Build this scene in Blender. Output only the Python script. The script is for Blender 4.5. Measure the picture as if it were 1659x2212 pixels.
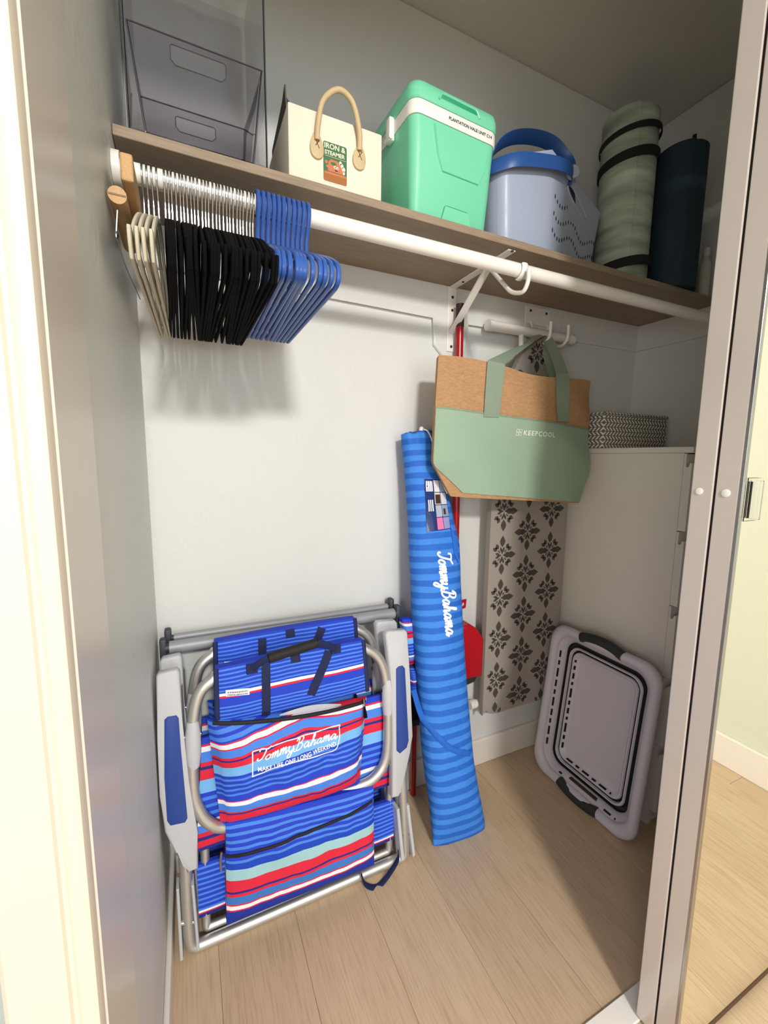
import bpy, bmesh, math, random
from mathutils import Vector, Matrix, noise
random.seed(7)
C = bpy.context.scene
COL = C.collection
for o in list(bpy.data.objects): bpy.data.objects.remove(o)

# ---------------------------------------------------------------- camera, world, lights, exposure
cd = bpy.data.cameras.new('camera'); cam = bpy.data.objects.new('camera', cd); COL.objects.link(cam)
cd.sensor_fit = 'VERTICAL'; cd.sensor_height = 36.0; cd.lens = 910.0 / 2212.0 * 36.0; cd.clip_start = 0.02
rx, ux, bk = (0.907589, -0.419717, 0.010978), (0.044176, 0.121461, 0.991613), (-0.417530, -0.899491, 0.128778)
cam.matrix_world = Matrix(((rx[0], ux[0], bk[0], 0), (rx[1], ux[1], bk[1], 0), (rx[2], ux[2], bk[2], 1.2), (0, 0, 0, 1)))
C.camera = cam
w = bpy.data.worlds.new('world'); C.world = w; w.use_nodes = True
w.node_tree.nodes['Background'].inputs[0].default_value = (1.0, 0.985, 0.96, 1)
w.node_tree.nodes['Background'].inputs[1].default_value = 0.68
C.view_settings.view_transform = 'Standard'; C.view_settings.look = 'None'
C.view_settings.exposure = 0.0; C.view_settings.gamma = 1.0
C.view_settings.use_curve_mapping = False
def area(name, loc, tgt, size, power, col):
    l = bpy.data.lights.new(name, 'AREA'); l.shape = 'DISK'; l.size = size; l.energy = power; l.color = col
    o = bpy.data.objects.new(name, l); COL.objects.link(o); o.location = loc
    o.rotation_euler = (Vector(tgt) - Vector(loc)).to_track_quat('-Z', 'Y').to_euler(); return o
area('ceiling_lamp_light', (0.03, -2.1, 2.42), (0.3, 0.6, 0.9), 0.34, 100, (1.0, 0.965, 0.92))
area('window_light', (0.35, -2.6, 1.3), (0.35, 1.0, 0.7), 1.4, 30, (0.86, 0.94, 1.0))
area('left_fill_light', (-1.1, -0.95, 1.15), (1.2, 0.95, 0.75), 0.7, 13, (1.0, 0.95, 0.88))  # added fill, no known source: lifts the shaded chest, basket and door stiles

# ---------------------------------------------------------------- helpers
def lin(h):
    h = h.lstrip('#'); v = [int(h[i:i + 2], 16) / 255 for i in (0, 2, 4)]
    return tuple(((c / 12.92) if c <= 0.04045 else ((c + 0.055) / 1.055) ** 2.4) for c in v) + (1,)
MATS = {}
class NT:
    def __init__(s, m): s.t = m.node_tree; s.p = s.t.nodes['Principled BSDF']
    def n(s, ty, **k):
        a = s.t.nodes.new(ty)
        for q, v in k.items(): setattr(a, q, v)
        return a
    def l(s, a, b): s.t.links.new(a, b)
    def math(s, op, a, b=None):
        m = s.n('ShaderNodeMath', operation=op)
        for i, v in enumerate((a, b)):
            if v is None: continue
            if isinstance(v, (int, float)): m.inputs[i].default_value = v
            else: s.l(v, m.inputs[i])
        return m.outputs[0]
    def mix(s, f, a, b):
        m = s.n('ShaderNodeMix', data_type='RGBA')
        for i, v in ((0, f), (6, a), (7, b)):
            if isinstance(v, (int, float, tuple)): m.inputs[i].default_value = v
            else: s.l(v, m.inputs[i])
        return m.outputs[2]
    def noise(s, scale, vec=None, detail=3, stretch=None):
        t = s.n('ShaderNodeTexNoise'); t.inputs['Scale'].default_value = scale; t.inputs['Detail'].default_value = detail
        if vec is None: vec = s.n('ShaderNodeTexCoord').outputs['Object']
        if stretch:
            mp = s.n('ShaderNodeMapping'); mp.inputs['Scale'].default_value = stretch; s.l(vec, mp.inputs[0]); vec = mp.outputs[0]
        s.l(vec, t.inputs['Vector']); return t.outputs['Fac']
    def bump(s, h, strength, dist=0.002):
        b = s.n('ShaderNodeBump'); b.inputs['Strength'].default_value = strength; b.inputs['Distance'].default_value = dist
        s.l(h, b.inputs['Height']); s.l(b.outputs[0], s.p.inputs['Normal'])
def mat(name, hexc, rough=0.5, metal=0.0, spec=0.5, vary=0.0, vscale=8, bump=0.0, bscale=60, coat=0.0, trans=0.0, ior=1.45, stretch=None):
    if name in MATS: return MATS[name]
    m = bpy.data.materials.new(name); m.use_nodes = True; t = NT(m); p = t.p
    c = lin(hexc); p.inputs['Base Color'].default_value = c; p.inputs['Roughness'].default_value = rough
    p.inputs['Metallic'].default_value = metal; p.inputs['Specular IOR Level'].default_value = spec
    p.inputs['Coat Weight'].default_value = coat; p.inputs['Transmission Weight'].default_value = trans; p.inputs['IOR'].default_value = ior
    if vary:
        f = t.noise(vscale, stretch=stretch)
        d = tuple(x * (1 - vary) for x in c[:3]) + (1,); e = tuple(min(1, x * (1 + vary)) for x in c[:3]) + (1,)
        t.l(t.mix(f, d, e), p.inputs['Base Color'])
    if bump: t.bump(t.noise(bscale, detail=4, stretch=stretch), bump)
    MATS[name] = m; return m
def stripes(name, stops, axis='Y', warp=0.0, rough=0.75, wave=0.0, weave=0.25):
    """constant colour bands along one UV axis, bent a little like sewn cloth"""
    if name in MATS: return MATS[name]
    m = bpy.data.materials.new(name); m.use_nodes = True; t = NT(m)
    uv = t.n('ShaderNodeTexCoord').outputs['UV']; sp = t.n('ShaderNodeSeparateXYZ'); t.l(uv, sp.inputs[0])
    v = sp.outputs[axis]
    if warp:
        nz = t.noise(2.2, uv, 1); v = t.math('ADD', v, t.math('MULTIPLY', t.math('SUBTRACT', nz, 0.5), warp))
    r = t.n('ShaderNodeValToRGB'); r.color_ramp.interpolation = 'CONSTANT'; el = r.color_ramp.elements
    while len(el) < len(stops): el.new(0.5)
    for e, (p, c) in zip(el, sorted(stops)): pass
    st = sorted(stops)
    for i, (p, c) in enumerate(st): el[i].position = p; el[i].color = lin(c)
    for i, (p, c) in enumerate(st): el[i].position = p; el[i].color = lin(c)
    t.l(v, r.inputs[0]); t.l(r.outputs[0], t.p.inputs['Base Color']); t.p.inputs['Roughness'].default_value = rough
    t.p.inputs['Specular IOR Level'].default_value = 0.3
    t.bump(t.noise(700, detail=1), weave, 0.0005)
    MATS[name] = m; return m
def seal(obj, label=None, cat=None, group=None, kind=None):
    for k, v in (('label', label), ('category', cat), ('group', group), ('kind', kind)):
        if v: obj[k] = v
    return obj
def thing(name, label, cat, loc=(0, 0, 0), rot=(0, 0, 0), group=None, mw=None):
    o = bpy.data.objects.new(name, None); COL.objects.link(o); o.empty_display_size = 0.05
    if mw is not None: o.matrix_world = mw
    else: o.location = loc; o.rotation_euler = rot
    return seal(o, label, cat, group)
def obj(name, bm, m, parent=None, smooth=True, ang=40):
    bmesh.ops.recalc_face_normals(bm, faces=bm.faces)
    me = bpy.data.meshes.new(name); bm.to_mesh(me); bm.free()
    for f in me.polygons: f.use_smooth = smooth
    o = bpy.data.objects.new(name, me); COL.objects.link(o)
    for q in (m if isinstance(m, (list, tuple)) else [m]): me.materials.append(q)
    if smooth:
        try: me.set_sharp_from_angle(angle=math.radians(ang))
        except Exception: pass
    if parent is not None: o.parent = parent
    return o
def NB(): return bmesh.new()
def frame_mw(origin, ex, ey, ez):
    return Matrix(((ex[0], ey[0], ez[0], origin[0]), (ex[1], ey[1], ez[1], origin[1]), (ex[2], ey[2], ez[2], origin[2]), (0, 0, 0, 1)))
def tilt_mw(origin, a):
    a = math.radians(a); return frame_mw(origin, (1, 0, 0), (0, math.cos(a), -math.sin(a)), (0, math.sin(a), math.cos(a)))
def box(bm, x0, x1, y0, y1, z0, z1, bev=0.0, seg=2):
    r = bmesh.ops.create_cube(bm, size=1.0); vs = r['verts']
    for v in vs: v.co = Vector(((x0 + x1) / 2 + v.co.x * (x1 - x0), (y0 + y1) / 2 + v.co.y * (y1 - y0), (z0 + z1) / 2 + v.co.z * (z1 - z0)))
    if bev:
        es = list({e for v in vs for e in v.link_edges})
        bmesh.ops.bevel(bm, geom=es, offset=bev, segments=seg, profile=0.5, affect='EDGES')
    return bm
def prism(bm, poly, y0, y1, bev=0.0, seg=2, axes='xz'):
    """polygon (a,b) extruded along the third axis from y0 to y1"""
    def P(a, b, d): return (a, d, b) if axes == 'xz' else ((d, a, b) if axes == 'yz' else (a, b, d))
    A = [bm.verts.new(P(a, b, y0)) for a, b in poly]; B = [bm.verts.new(P(a, b, y1)) for a, b in poly]
    n = len(poly); fs = [bm.faces.new(A), bm.faces.new(B[::-1])]
    for i in range(n): bm.faces.new((A[i], B[i], B[(i + 1) % n], A[(i + 1) % n]))
    if bev:
        es = [e for e in bm.edges if e.verts[0] in set(A + B) and (all(v in A for v in e.verts) or all(v in B for v in e.verts))]
        bmesh.ops.bevel(bm, geom=es, offset=bev, segments=seg, profile=0.5, affect='EDGES')
    return bm
def smooth_path(pts, n=6, closed=False):
    P = [Vector(p) for p in pts]; out = []; N = len(P)
    for i in range(N if closed else N - 1):
        p0 = P[(i - 1) % N] if closed or i > 0 else P[0]; p1 = P[i]; p2 = P[(i + 1) % N]
        p3 = P[(i + 2) % N] if closed or i + 2 < N else P[-1]
        for k in range(n):
            t = k / n
            out.append(0.5 * ((2 * p1) + (-p0 + p2) * t + (2 * p0 - 5 * p1 + 4 * p2 - p3) * t * t + (-p0 + 3 * p1 - 3 * p2 + p3) * t ** 3))
    if not closed: out.append(P[-1])
    return out
def round_path(pts, r, n=5, closed=False):
    """polyline with its corners rounded to radius-like cut r"""
    P = [Vector(p) for p in pts]; N = len(P); out = []
    for i in range(N):
        if not closed and i in (0, N - 1): out.append(P[i]); continue
        a, b, c = P[(i - 1) % N], P[i], P[(i + 1) % N]
        d1 = (a - b); d2 = (c - b); k = min(r, d1.length * .49, d2.length * .49)
        s = b + d1.normalized() * k; e = b + d2.normalized() * k
        for j in range(n + 1):
            t = j / n; out.append(s * (1 - t) ** 2 + b * 2 * t * (1 - t) + e * t * t)
    return out
def tube(bm, pts, r, seg=10, closed=False, rb=None, up=None, caps=True):
    """sweep of a round (r) or elliptic (r along the side axis, rb along up) section"""
    P = [Vector(p) for p in pts]; N = len(P); rings = []; prev = None
    for i in range(N):
        if closed: d = P[(i + 1) % N] - P[(i - 1) % N]
        else: d = P[min(i + 1, N - 1)] - P[max(i - 1, 0)]
        d.normalize()
        if up is not None: u = Vector(up)
        elif prev is None: u = Vector((0, 0, 1)) if abs(d.z) < 0.9 else Vector((0, 1, 0))
        else: u = prev
        u = (u - d * u.dot(d)); u = u.normalized() if u.length > 1e-6 else d.orthogonal().normalized()
        prev = u; s = d.cross(u)
        ra = r[i] if isinstance(r, (list, tuple)) else r
        rr = ra if rb is None else (rb[i] if isinstance(rb, (list, tuple)) else rb)
        rings.append([bm.verts.new(P[i] + s * (ra * math.cos(2 * math.pi * k / seg)) + u * (rr * math.sin(2 * math.pi * k / seg))) for k in range(seg)])
    for i in range(N if closed else N - 1):
        a, b = rings[i], rings[(i + 1) % N]
        for k in range(seg): bm.faces.new((a[k], a[(k + 1) % seg], b[(k + 1) % seg], b[k]))
    if caps and not closed: bm.faces.new(rings[0][::-1]); bm.faces.new(rings[-1])
    return bm
def cyl(bm, p0, p1, r, seg=16): return tube(bm, [p0, p1], r, seg)
def rr_ring(a, b, rad, n=5):
    """rounded rectangle, half sizes a,b; n+1 points per corner, counter-clockwise from (+a,-b)"""
    out = []; rad = min(rad, a * .999, b * .999)
    for cx_, cy_, s in ((a - rad, -b + rad, -90), (a - rad, b - rad, 0), (-a + rad, b - rad, 90), (-a + rad, -b + rad, 180)):
        for k in range(n + 1):
            t = math.radians(s + 90 * k / n); out.append((cx_ + rad * math.cos(t), cy_ + rad * math.sin(t)))
    return out
def loft(bm, rings, cap0=True, cap1=True, uv=True):
    """rings: lists of 3-D points of equal length"""
    V = [[bm.verts.new(p) for p in r] for r in rings]; n = len(rings[0]); L = bm.loops.layers.uv.verify() if uv else None
    for i in range(len(V) - 1):
        for k in range(n):
            k2 = (k + 1) % n
            try: f = bm.faces.new((V[i][k], V[i][k2], V[i + 1][k2], V[i + 1][k]))
            except ValueError: continue
            if L:
                for lp, (a, b) in zip(f.loops, ((k, i), (k + 1, i), (k + 1, i + 1), (k, i + 1))): lp[L].uv = (a / n, b / (len(V) - 1))
    if cap0: bm.faces.new(V[0][::-1])
    if cap1: bm.faces.new(V[-1])
    return bm
def ell(cx_, cy_, z, a, b, n=28, e=2.0):
    out = []
    for k in range(n):
        t = 2 * math.pi * k / n; c, s = math.cos(t), math.sin(t)
        out.append((cx_ + a * math.copysign(abs(c) ** (2 / e), c), cy_ + b * math.copysign(abs(s) ** (2 / e), s), z))
    return out
def grid(bm, fn, nu, nv, closed_back=None, uvfn=None, flare=0.0):
    """fn(u,v)->point; UV = (u,v); closed_back: y of a back plane the border is carried to"""
    L = bm.loops.layers.uv.verify()
    V = [[bm.verts.new(fn(i / nu, j / nv)) for i in range(nu + 1)] for j in range(nv + 1)]
    for j in range(nv):
        for i in range(nu):
            f = bm.faces.new((V[j][i], V[j][i + 1], V[j + 1][i + 1], V[j + 1][i]))
            for lp, (a, b) in zip(f.loops, ((i, j), (i + 1, j), (i + 1, j + 1), (i, j + 1))): lp[L].uv = uvfn(a / nu, b / nv) if uvfn else (a / nu, b / nv)
    if closed_back is not None:
        rim = V[0][:] + [V[j][nu] for j in range(1, nv + 1)] + V[nv][nu - 1::-1] + [V[j][0] for j in range(nv - 1, 0, -1)]
        uvs = [(i / nu, 0) for i in range(nu + 1)] + [(1, j / nv) for j in range(1, nv + 1)] + [(i / nu, 1) for i in range(nu - 1, -1, -1)] + [(0, j / nv) for j in range(nv - 1, 0, -1)]
        B = [bm.verts.new((v.co.x + flare * (2 * q[0] - 1), closed_back, v.co.z)) for v, q in zip(rim, uvs)]; n = len(rim)
        if uvfn: uvs = [uvfn(*q) for q in uvs]
        for k in range(n):
            k2 = (k + 1) % n; f = bm.faces.new((rim[k], B[k], B[k2], rim[k2]))
            for lp, q in zip(f.loops, (uvs[k], uvs[k], uvs[k2], uvs[k2])): lp[L].uv = q
        bm.faces.new(B[::-1])
    return bm
def bil(TL, TR, BR, BL):
    def f(u, v):  # v=0 bottom
        return (BL[0] * (1 - u) * (1 - v) + BR[0] * u * (1 - v) + TR[0] * u * v + TL[0] * (1 - u) * v,
                BL[1] * (1 - u) * (1 - v) + BR[1] * u * (1 - v) + TR[1] * u * v + TL[1] * (1 - u) * v)
    return f
def bez2(pts, n=6): return smooth_path([(p[0], p[1], 0) for p in pts], n)
def rope_mesh(bm, pts, width, place, lift):
    """flat ribbon through 2-D points, each laid on a surface by place(x,z,lift)->3-D"""
    P = [Vector((p[0], p[1])) for p in pts]; A = []; B = []; N = len(P)
    for i in range(N):
        d = P[min(i + 1, N - 1)] - P[max(i - 1, 0)]
        d = d.normalized() if d.length > 1e-9 else Vector((1, 0)); n = Vector((-d.y, d.x)) * (width / 2)
        A.append(bm.verts.new(place(P[i].x + n.x, P[i].y + n.y, lift))); B.append(bm.verts.new(place(P[i].x - n.x, P[i].y - n.y, lift)))
    for i in range(N - 1): bm.faces.new((A[i], A[i + 1], B[i + 1], B[i]))
def poly_on(bm, pts, place, lift):
    bm.faces.new([bm.verts.new(place(x, z, lift)) for x, z in pts])
def text_mesh(txt, size, align='LEFT', bold=0.0, spacing=1.0):
    """built-in lettering as 2-D triangles: list of polygons"""
    cu = bpy.data.curves.new('lettering', 'FONT'); cu.body = txt; cu.size = size; cu.align_x = align; cu.space_character = spacing
    cu.resolution_u = 3; cu.offset = bold
    o = bpy.data.objects.new('lettering', cu); COL.objects.link(o)
    dg = bpy.context.evaluated_depsgraph_get(); me = bpy.data.meshes.new_from_object(o.evaluated_get(dg))
    polys = [[(me.vertices[i].co.x, me.vertices[i].co.y) for i in p.vertices] for p in me.polygons]
    bpy.data.objects.remove(o); bpy.data.curves.remove(cu); bpy.data.meshes.remove(me); return polys
# cursive strokes, x-height 1
SCRIPT = {
 'T': ([[(0.25, 1.55), (0.3, 2.0), (0.8, 2.05), (1.4, 1.95), (2.0, 2.25)], [(1.25, 2.0), (1.15, 1.2), (0.95, .35), (0.55, 0.0), (0.2, .15), (.3, .45)]], 1.35),
 'o': ([[(0.75, .95), (.35, .85), (.12, .35), (.4, 0), (.8, .25), (.85, .7), (.7, .95), (.8, .7), (1.1, .75)]], 1.05),
 'm': ([[(0, .7), (.2, 1), (.18, 0)], [(.18, .3), (.5, 1), (.65, .85), (.6, 0)], [(.6, .3), (.95, 1), (1.1, .85), (1.06, .15), (1.25, 0), (1.5, .45)]], 1.45),
 'y': ([[(0, .7), (.18, 1), (.2, .3), (.45, 0), (.8, .35)], [(.88, 1), (.78, -.2), (.5, -.95), (.12, -.8), (.35, -.3), (1.2, .45)]], 1.2),
 'B': ([[(.55, 2.0), (.4, 1), (.2, 0), (-.1, -.05), (-.25, .15)], [(0.0, 1.6), (.4, 2.15), (1.0, 2.15), (1.2, 1.7), (.9, 1.2), (.5, 1.1), (1.0, 1.05), (1.25, .6), (1.0, .1), (.5, -.05), (.25, .15)]], 1.5),
 'a': ([[(.8, .8), (.5, 1), (.12, .5), (.3, 0), (.65, .25), (.85, .95)], [(.85, .95), (.82, .2), (1.0, 0), (1.25, .45)]], 1.2),
 'h': ([[(0, .45), (.4, 1.4), (.5, 2.1), (.3, 2.05), (.22, 1), (.2, 0)], [(.2, .35), (.5, 1), (.75, .8), (.72, .15), (.92, 0), (1.15, .45)]], 1.15)}
def script_strokes(txt, size, slant=0.3):
    out = []; x = 0
    for ch in txt:
        if ch == ' ': x += 0.05; continue
        st, adv = SCRIPT[ch]
        for s in st: out.append([((x + a + slant * b) * size, b * size) for a, b in [(q.x, q.y) for q in bez2(s, 6)]])
        x += adv
    return out, x * size

# ---------------------------------------------------------------- materials
def wall_mat():
    m = mat('wall_paint', 'DADAD6', 0.42, spec=0.35); t = NT(m)
    a = t.noise(7, detail=5); r = t.n('ShaderNodeValToRGB'); r.color_ramp.elements[0].position = .52; r.color_ramp.elements[1].position = .60
    t.l(a, r.inputs[0]); b = t.noise(45, detail=3)
    h = t.math('ADD', t.math('MULTIPLY', r.outputs[0], t.math('SUBTRACT', b, .4)), t.math('MULTIPLY', t.noise(5, detail=2), .7))
    t.bump(h, 0.35, 0.006); return m
M_WALL = wall_mat()
M_CEIL = mat('ceiling_paint', 'D2CFC6', 0.8, bump=.1, bscale=90)
M_CASING = mat('casing_cream_paint', 'D0C3B3', 0.4, vary=.015, vscale=3)
M_JAMB = mat('jamb_gloss_paint', 'DCD3CA', 0.3, spec=0.5, bump=.05, bscale=20, stretch=(1, 1, .1))
M_BASE = mat('baseboard_paint', 'E6E0D6', 0.4, vary=.02, vscale=4)
M_WHITE = mat('white_enamel', 'EBE7DF', 0.35, vary=.015, vscale=12)
M_MELA = mat('white_melamine', 'DDD8CE', 0.38, vary=.012, vscale=5)
M_ALU = mat('brushed_aluminium', 'D2D0CB', 0.42, .85, vary=.06, vscale=30, stretch=(1, 1, .1))
M_CHROME = mat('chrome', 'B4B4B6', 0.18, 1.0)
M_GREYPL = mat('light_grey_plastic', 'BFC0C4', 0.42, vary=.02)
M_DARKPL = mat('charcoal_plastic', '3C4046', 0.5, vary=.05)
M_BLUEPAD = mat('navy_blue_pad', '27438F', 0.55, bump=.1, bscale=300)
M_NAVY = mat('navy_webbing', '16204A', 0.75, bump=.25, bscale=500)
M_BLACK = mat('black_velvet', '0B0B0C', 0.95, spec=.15, vary=.3, vscale=60, bump=.4, bscale=400)
M_IVORY = mat('ivory_velvet', 'C9C1AC', 0.9, spec=.2, vary=.05, vscale=60)
M_BLUEHANG = mat('blue_plastic', '345AA6', 0.3, vary=.04)
M_RAWWOOD = mat('raw_pine', 'C39B6C', 0.6, vary=.25, vscale=60, stretch=(6, .3, 6))
M_SCREW = mat('dark_screw', '5B4B38', 0.45, .8)
def wood(name, c1, c2, c3, stretch, rough=.45, rnd=0.0, scale=3.0):
    if name in MATS: return MATS[name]
    m = bpy.data.materials.new(name); m.use_nodes = True; t = NT(m)
    vec = t.n('ShaderNodeTexCoord').outputs['Object']
    if rnd:
        oi = t.n('ShaderNodeObjectInfo'); add = t.n('ShaderNodeVectorMath', operation='ADD'); t.l(vec, add.inputs[0])
        cmb = t.n('ShaderNodeCombineXYZ')
        for i in range(3): t.l(t.math('MULTIPLY', oi.outputs['Random'], 37.0 + i), cmb.inputs[i])
        t.l(cmb.outputs[0], add.inputs[1]); vec = add.outputs[0]
    n1 = t.noise(scale, vec, 6, stretch); n2 = t.noise(scale * 9, vec, 4, stretch)
    c = t.mix(n1, lin(c1), lin(c2)); r = t.n('ShaderNodeValToRGB'); r.color_ramp.elements[0].position = .45; r.color_ramp.elements[1].position = .75
    t.l(n2, r.inputs[0]); c = t.mix(t.math('MULTIPLY', r.outputs[0], .55), c, lin(c3))
    if rnd:
        hs = t.n('ShaderNodeHueSaturation'); t.l(c, hs.inputs['Color']); t.l(t.math('ADD', t.math('MULTIPLY', oi.outputs['Random'], rnd), 1 - rnd / 2), hs.inputs['Value']); c = hs.outputs[0]
    t.l(c, t.p.inputs['Base Color']); t.p.inputs['Roughness'].default_value = rough; t.p.inputs['Specular IOR Level'].default_value = .35
    t.bump(n2, .08, .001); MATS[name] = m; return m
M_FLOOR = wood('floor_oak', 'BFA385', 'D0B899', 'A58767', (9, .45, 9), .42, .09)
M_SHELF = wood('shelf_grey_oak', '8C7965', 'A3907A', '6F5D4B', (.45, 9, 9), .5, 0, 4)

# ---------------------------------------------------------------- structure
XL, XR, YB, YF0, YF1, ZC = -0.094, 1.73, 1.2315, 0.40, 0.535, 2.478
def struct(name, bm, m, parent=None, smooth=False):
    o = obj(name, bm, m, parent, smooth)
    if parent is None: o['kind'] = 'structure'
    return o
sub = struct('floor', box(NB(), -2.2, 1.89, -3.2, YB, -0.05, -0.012), mat('subfloor', '6B5A48', .9))
pw, pl = 0.19, 1.3
pm = {}
def plank(x0, x1, y0, y1):
    key = (round(x1 - x0, 4), round(y1 - y0, 4))
    if key not in pm:
        b = box(NB(), -key[0] / 2 + .0003, key[0] / 2 - .0003, -key[1] / 2 + .0003, key[1] / 2 - .0003, -.012, 0, .0005, 1)
        me = bpy.data.meshes.new('plank'); bmesh.ops.recalc_face_normals(b, faces=b.faces); b.to_mesh(me); b.free(); me.materials.append(M_FLOOR); pm[key] = me
    o = bpy.data.objects.new('plank', pm[key]); COL.objects.link(o); o.parent = sub; o.location = ((x0 + x1) / 2, (y0 + y1) / 2, 0)
# closet floor: planks run to the back wall
x = XL - .08
while x < XR:
    a, b = max(x, XL), min(x + pw, XR)
    plank(a, b, .498, YB); x += pw
# room floor in front of the track
r = 0; x = -2.2
while x < 1.89:
    a, b = x, min(x + pw, 1.89); y = .452 - random.uniform(.4, 1.3); top = .452
    while top > -3.2:
        plank(a, b, max(y, -3.2), top); top = y; y -= pl
    x += pw; r += 1
wb = struct('wall_back', box(NB(), XL - .1, XR + .1, YB, YB + .1, 0, ZC), M_WALL)
poly = [(XL, 1.650), (.737, 1.650), (.737, 1.562), (.777, 1.525), (.85, 1.525), (.862, 1.56), (.862, 1.648), (XR, 1.648), (XR, ZC), (XL, ZC)]
b = NB(); bm_poly = prism(b, poly, YB - .012, YB + .004, .007, 2); struct('plaster_panel', b, M_WALL, wb)
struct('wall_left', box(NB(), XL - .1, XL, YF1 - .02, YB, 0, ZC), M_WALL)
wr = struct('wall_right', box(NB(), XR, XR + .15, YF0 + .09, YB, 0, ZC), M_WALL)
b = NB(); prism(b, [(YF0 + .09, 1.648), (YB, 1.648), (YB, ZC), (YF0 + .09, ZC)], XR - .012, XR + .004, .007, 2, axes='yz'); struct('plaster_panel', b, M_WALL, wr)
struct('ceiling', box(NB(), -2.2, 1.9, -3.2, YB + .1, ZC, ZC + .05), M_CEIL)
# baseboards
def basebd(name, x0, x1, y0, y1, h):
    b = NB(); box(b, x0, x1, y0, y1, 0, h, .004, 2); struct(name, b, M_BASE)
basebd('baseboard_back', XL + .013, XR, YB - .014, YB, .105)
basebd('baseboard_left', XL, XL + .012, YF1 + .004, YB, .085)
# room side
struct('wall_front', box(NB(), -2.2, XL - .001, YF0, YF1 - .021, 0, ZC), mat('room_wall_sage', '98A29E', .6, bump=.15, bscale=8))
struct('wall_room_right', box(NB(), 1.89, 1.99, -3.2, YF0 + .4, 0, ZC), mat('room_wall_green', 'D3D6C3', .6, bump=.15, bscale=8))
basebd('baseboard_room', 1.874, 1.89, -3.2, YF0 - .02, .125)
basebd('baseboard_front', -2.2, -.18, YF0 - .014, YF0, .105)
# header above the opening
struct('wall_header', box(NB(), XL, 1.89, YF0, YF1, 2.13, ZC), M_WALL)
# jamb and casing on the left
struct('trim_1', box(NB(), XL - .02, XL + .006, YF0 - .006, YF1, 0, 2.13, .0015, 1), M_JAMB)
b = NB()
prof = [(XL - .062, YF0), (XL - .062, YF0 - .010), (XL - .058, YF0 - .014), (XL - .0175, YF0 - .017), (XL - .0155, YF0 - .0145), (XL - .0125, YF0 - .0145), (XL - .0095, YF0 - .018), (XL - .004, YF0 - .0195), (XL + .0025, YF0 - .017), (XL + .0045, YF0 - .012), (XL + .0045, YF0)]
prism(b, prof, 0, 2.18, axes='xy'); struct('trim_2', b, M_CASING, smooth=True)
# floor track
b = NB(); box(b, XL + .006, 1.89, .452, .497, -.012, .006, .0015, 1); struct('trim_3', b, M_WHITE)

# ---------------------------------------------------------------- sliding doors
M_STILE = mat('satin_door_stile', 'D3CAC3', 0.22, 0.25, spec=.6, bump=.04, bscale=12, stretch=(1, 1, .05))
M_GAP = mat('blackish_brown', '1A0D0B', .9)
M_MIRROR = mat('mirror_silver', 'F4F3EA', 0.01, 1.0)
M_GLASS = mat('clear_acrylic', 'FFFFFF', 0.03, trans=1.0, ior=1.49)
DX = .827
d1 = thing('sliding_door', 'rear sliding closet door seen edge-on, mostly hidden behind the mirrored one', 'door', (DX, .44, 0))
obj('stile', box(NB(), 0, .028, -.0165, .019, .012, 2.12, .002, 2), M_STILE, d1, False)
obj('panel', box(NB(), .028, .95, -.012, .014, .012, 2.12), M_WHITE, d1, False)
obj('gap_shade_strip', box(NB(), .002, .03, -.0205, -.0165, .012, 2.12), M_GAP, d1, False)  # dark strip in place of the open gap between doors, shade put into its colour
d2 = thing('mirrored_sliding_door', 'front sliding closet door with a bevelled mirror face and satin edge', 'door', (DX, .40, 0))
obj('stile', box(NB(), 0, .026, -.0145, .0195, .012, 2.12, .0015, 2), M_STILE, d2, False)
obj('panel', box(NB(), .026, .95, -.013, .017, .012, 2.12), M_WHITE, d2, False)
obj('chrome_trim', box(NB(), -.0005, .009, -.0195, -.0145, .012, 2.12, .0006, 1), M_CHROME, d2, False)
obj('mirror', box(NB(), .004, .95, -.0186, -.0146, .018, 2.115, .0012, 1), M_MIRROR, d2, False)
def dot(bm, y, z, r, x=0.0):
    ring = [(y + r * math.cos(t * math.pi / 8), z + r * math.sin(t * math.pi / 8)) for t in range(16)]
    prism(bm, ring, x - .0018, x + .0002, .0009, 2, axes='yz')
b = NB(); dot(b, .0035, 1.146, .0068); obj('bumper_dot', b, M_WHITE, d2)
b = NB(); dot(b, .005, 1.146, .0062); obj('bumper_dot', b, M_WHITE, d1)
obj('bottom_trim', box(NB(), .009, .95, -.0196, -.0186, .006, .019), mat('dark_bronze', '4A3423', .5), d2, False)
b = NB(); box(b, .010, .050, -.0215, -.0188, 1.10, 1.173, .0008, 1)
pull = obj('finger_pull', b, M_GLASS, d2, False); pull['label'] = 'clear acrylic finger pull'
b = NB(); box(b, .022, .028, -.036, -.0216, 1.104, 1.169, .001, 1); obj('grip', b, M_GLASS, pull, False)
b = NB(); box(b, .0165, .0205, -.0235, -.0216, 1.106, 1.167); obj('backing_strip', b, M_GAP, pull, False)

# ---------------------------------------------------------------- shelf, rod, bracket
SY0, SZ0, SZ1 = .928, 1.747, 1.765
sh = obj('closet_shelf', box(NB(), XL + .001, XR - .0122, SY0, YB - .0122, SZ0, SZ1, .001, 1), M_SHELF, None, False)
seal(sh, 'long grey-brown wood-grain closet shelf spanning the closet above the rod', 'shelf')
RY, RZ, RR = .908, 1.682, .0165
rod = thing('closet_rod', 'long white round hanging rod under the shelf', 'rod', (0, RY, RZ))
b = NB(); cyl(b, (XL + .012, 0, 0), (XR - .02, 0, 0), RR, 28); obj('pole', b, mat('rod_white', 'EFEBE2', .3), rod)
for nx, xa in (('l', XL + .0005), ('r', XR - .0121)):
    b = NB(); s = 1 if nx == 'l' else -1; cyl(b, (xa, 0, 0), (xa + s * .012, 0, 0), .027, 24); obj('end_socket', b, M_WHITE, rod)
bx = .800
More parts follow.
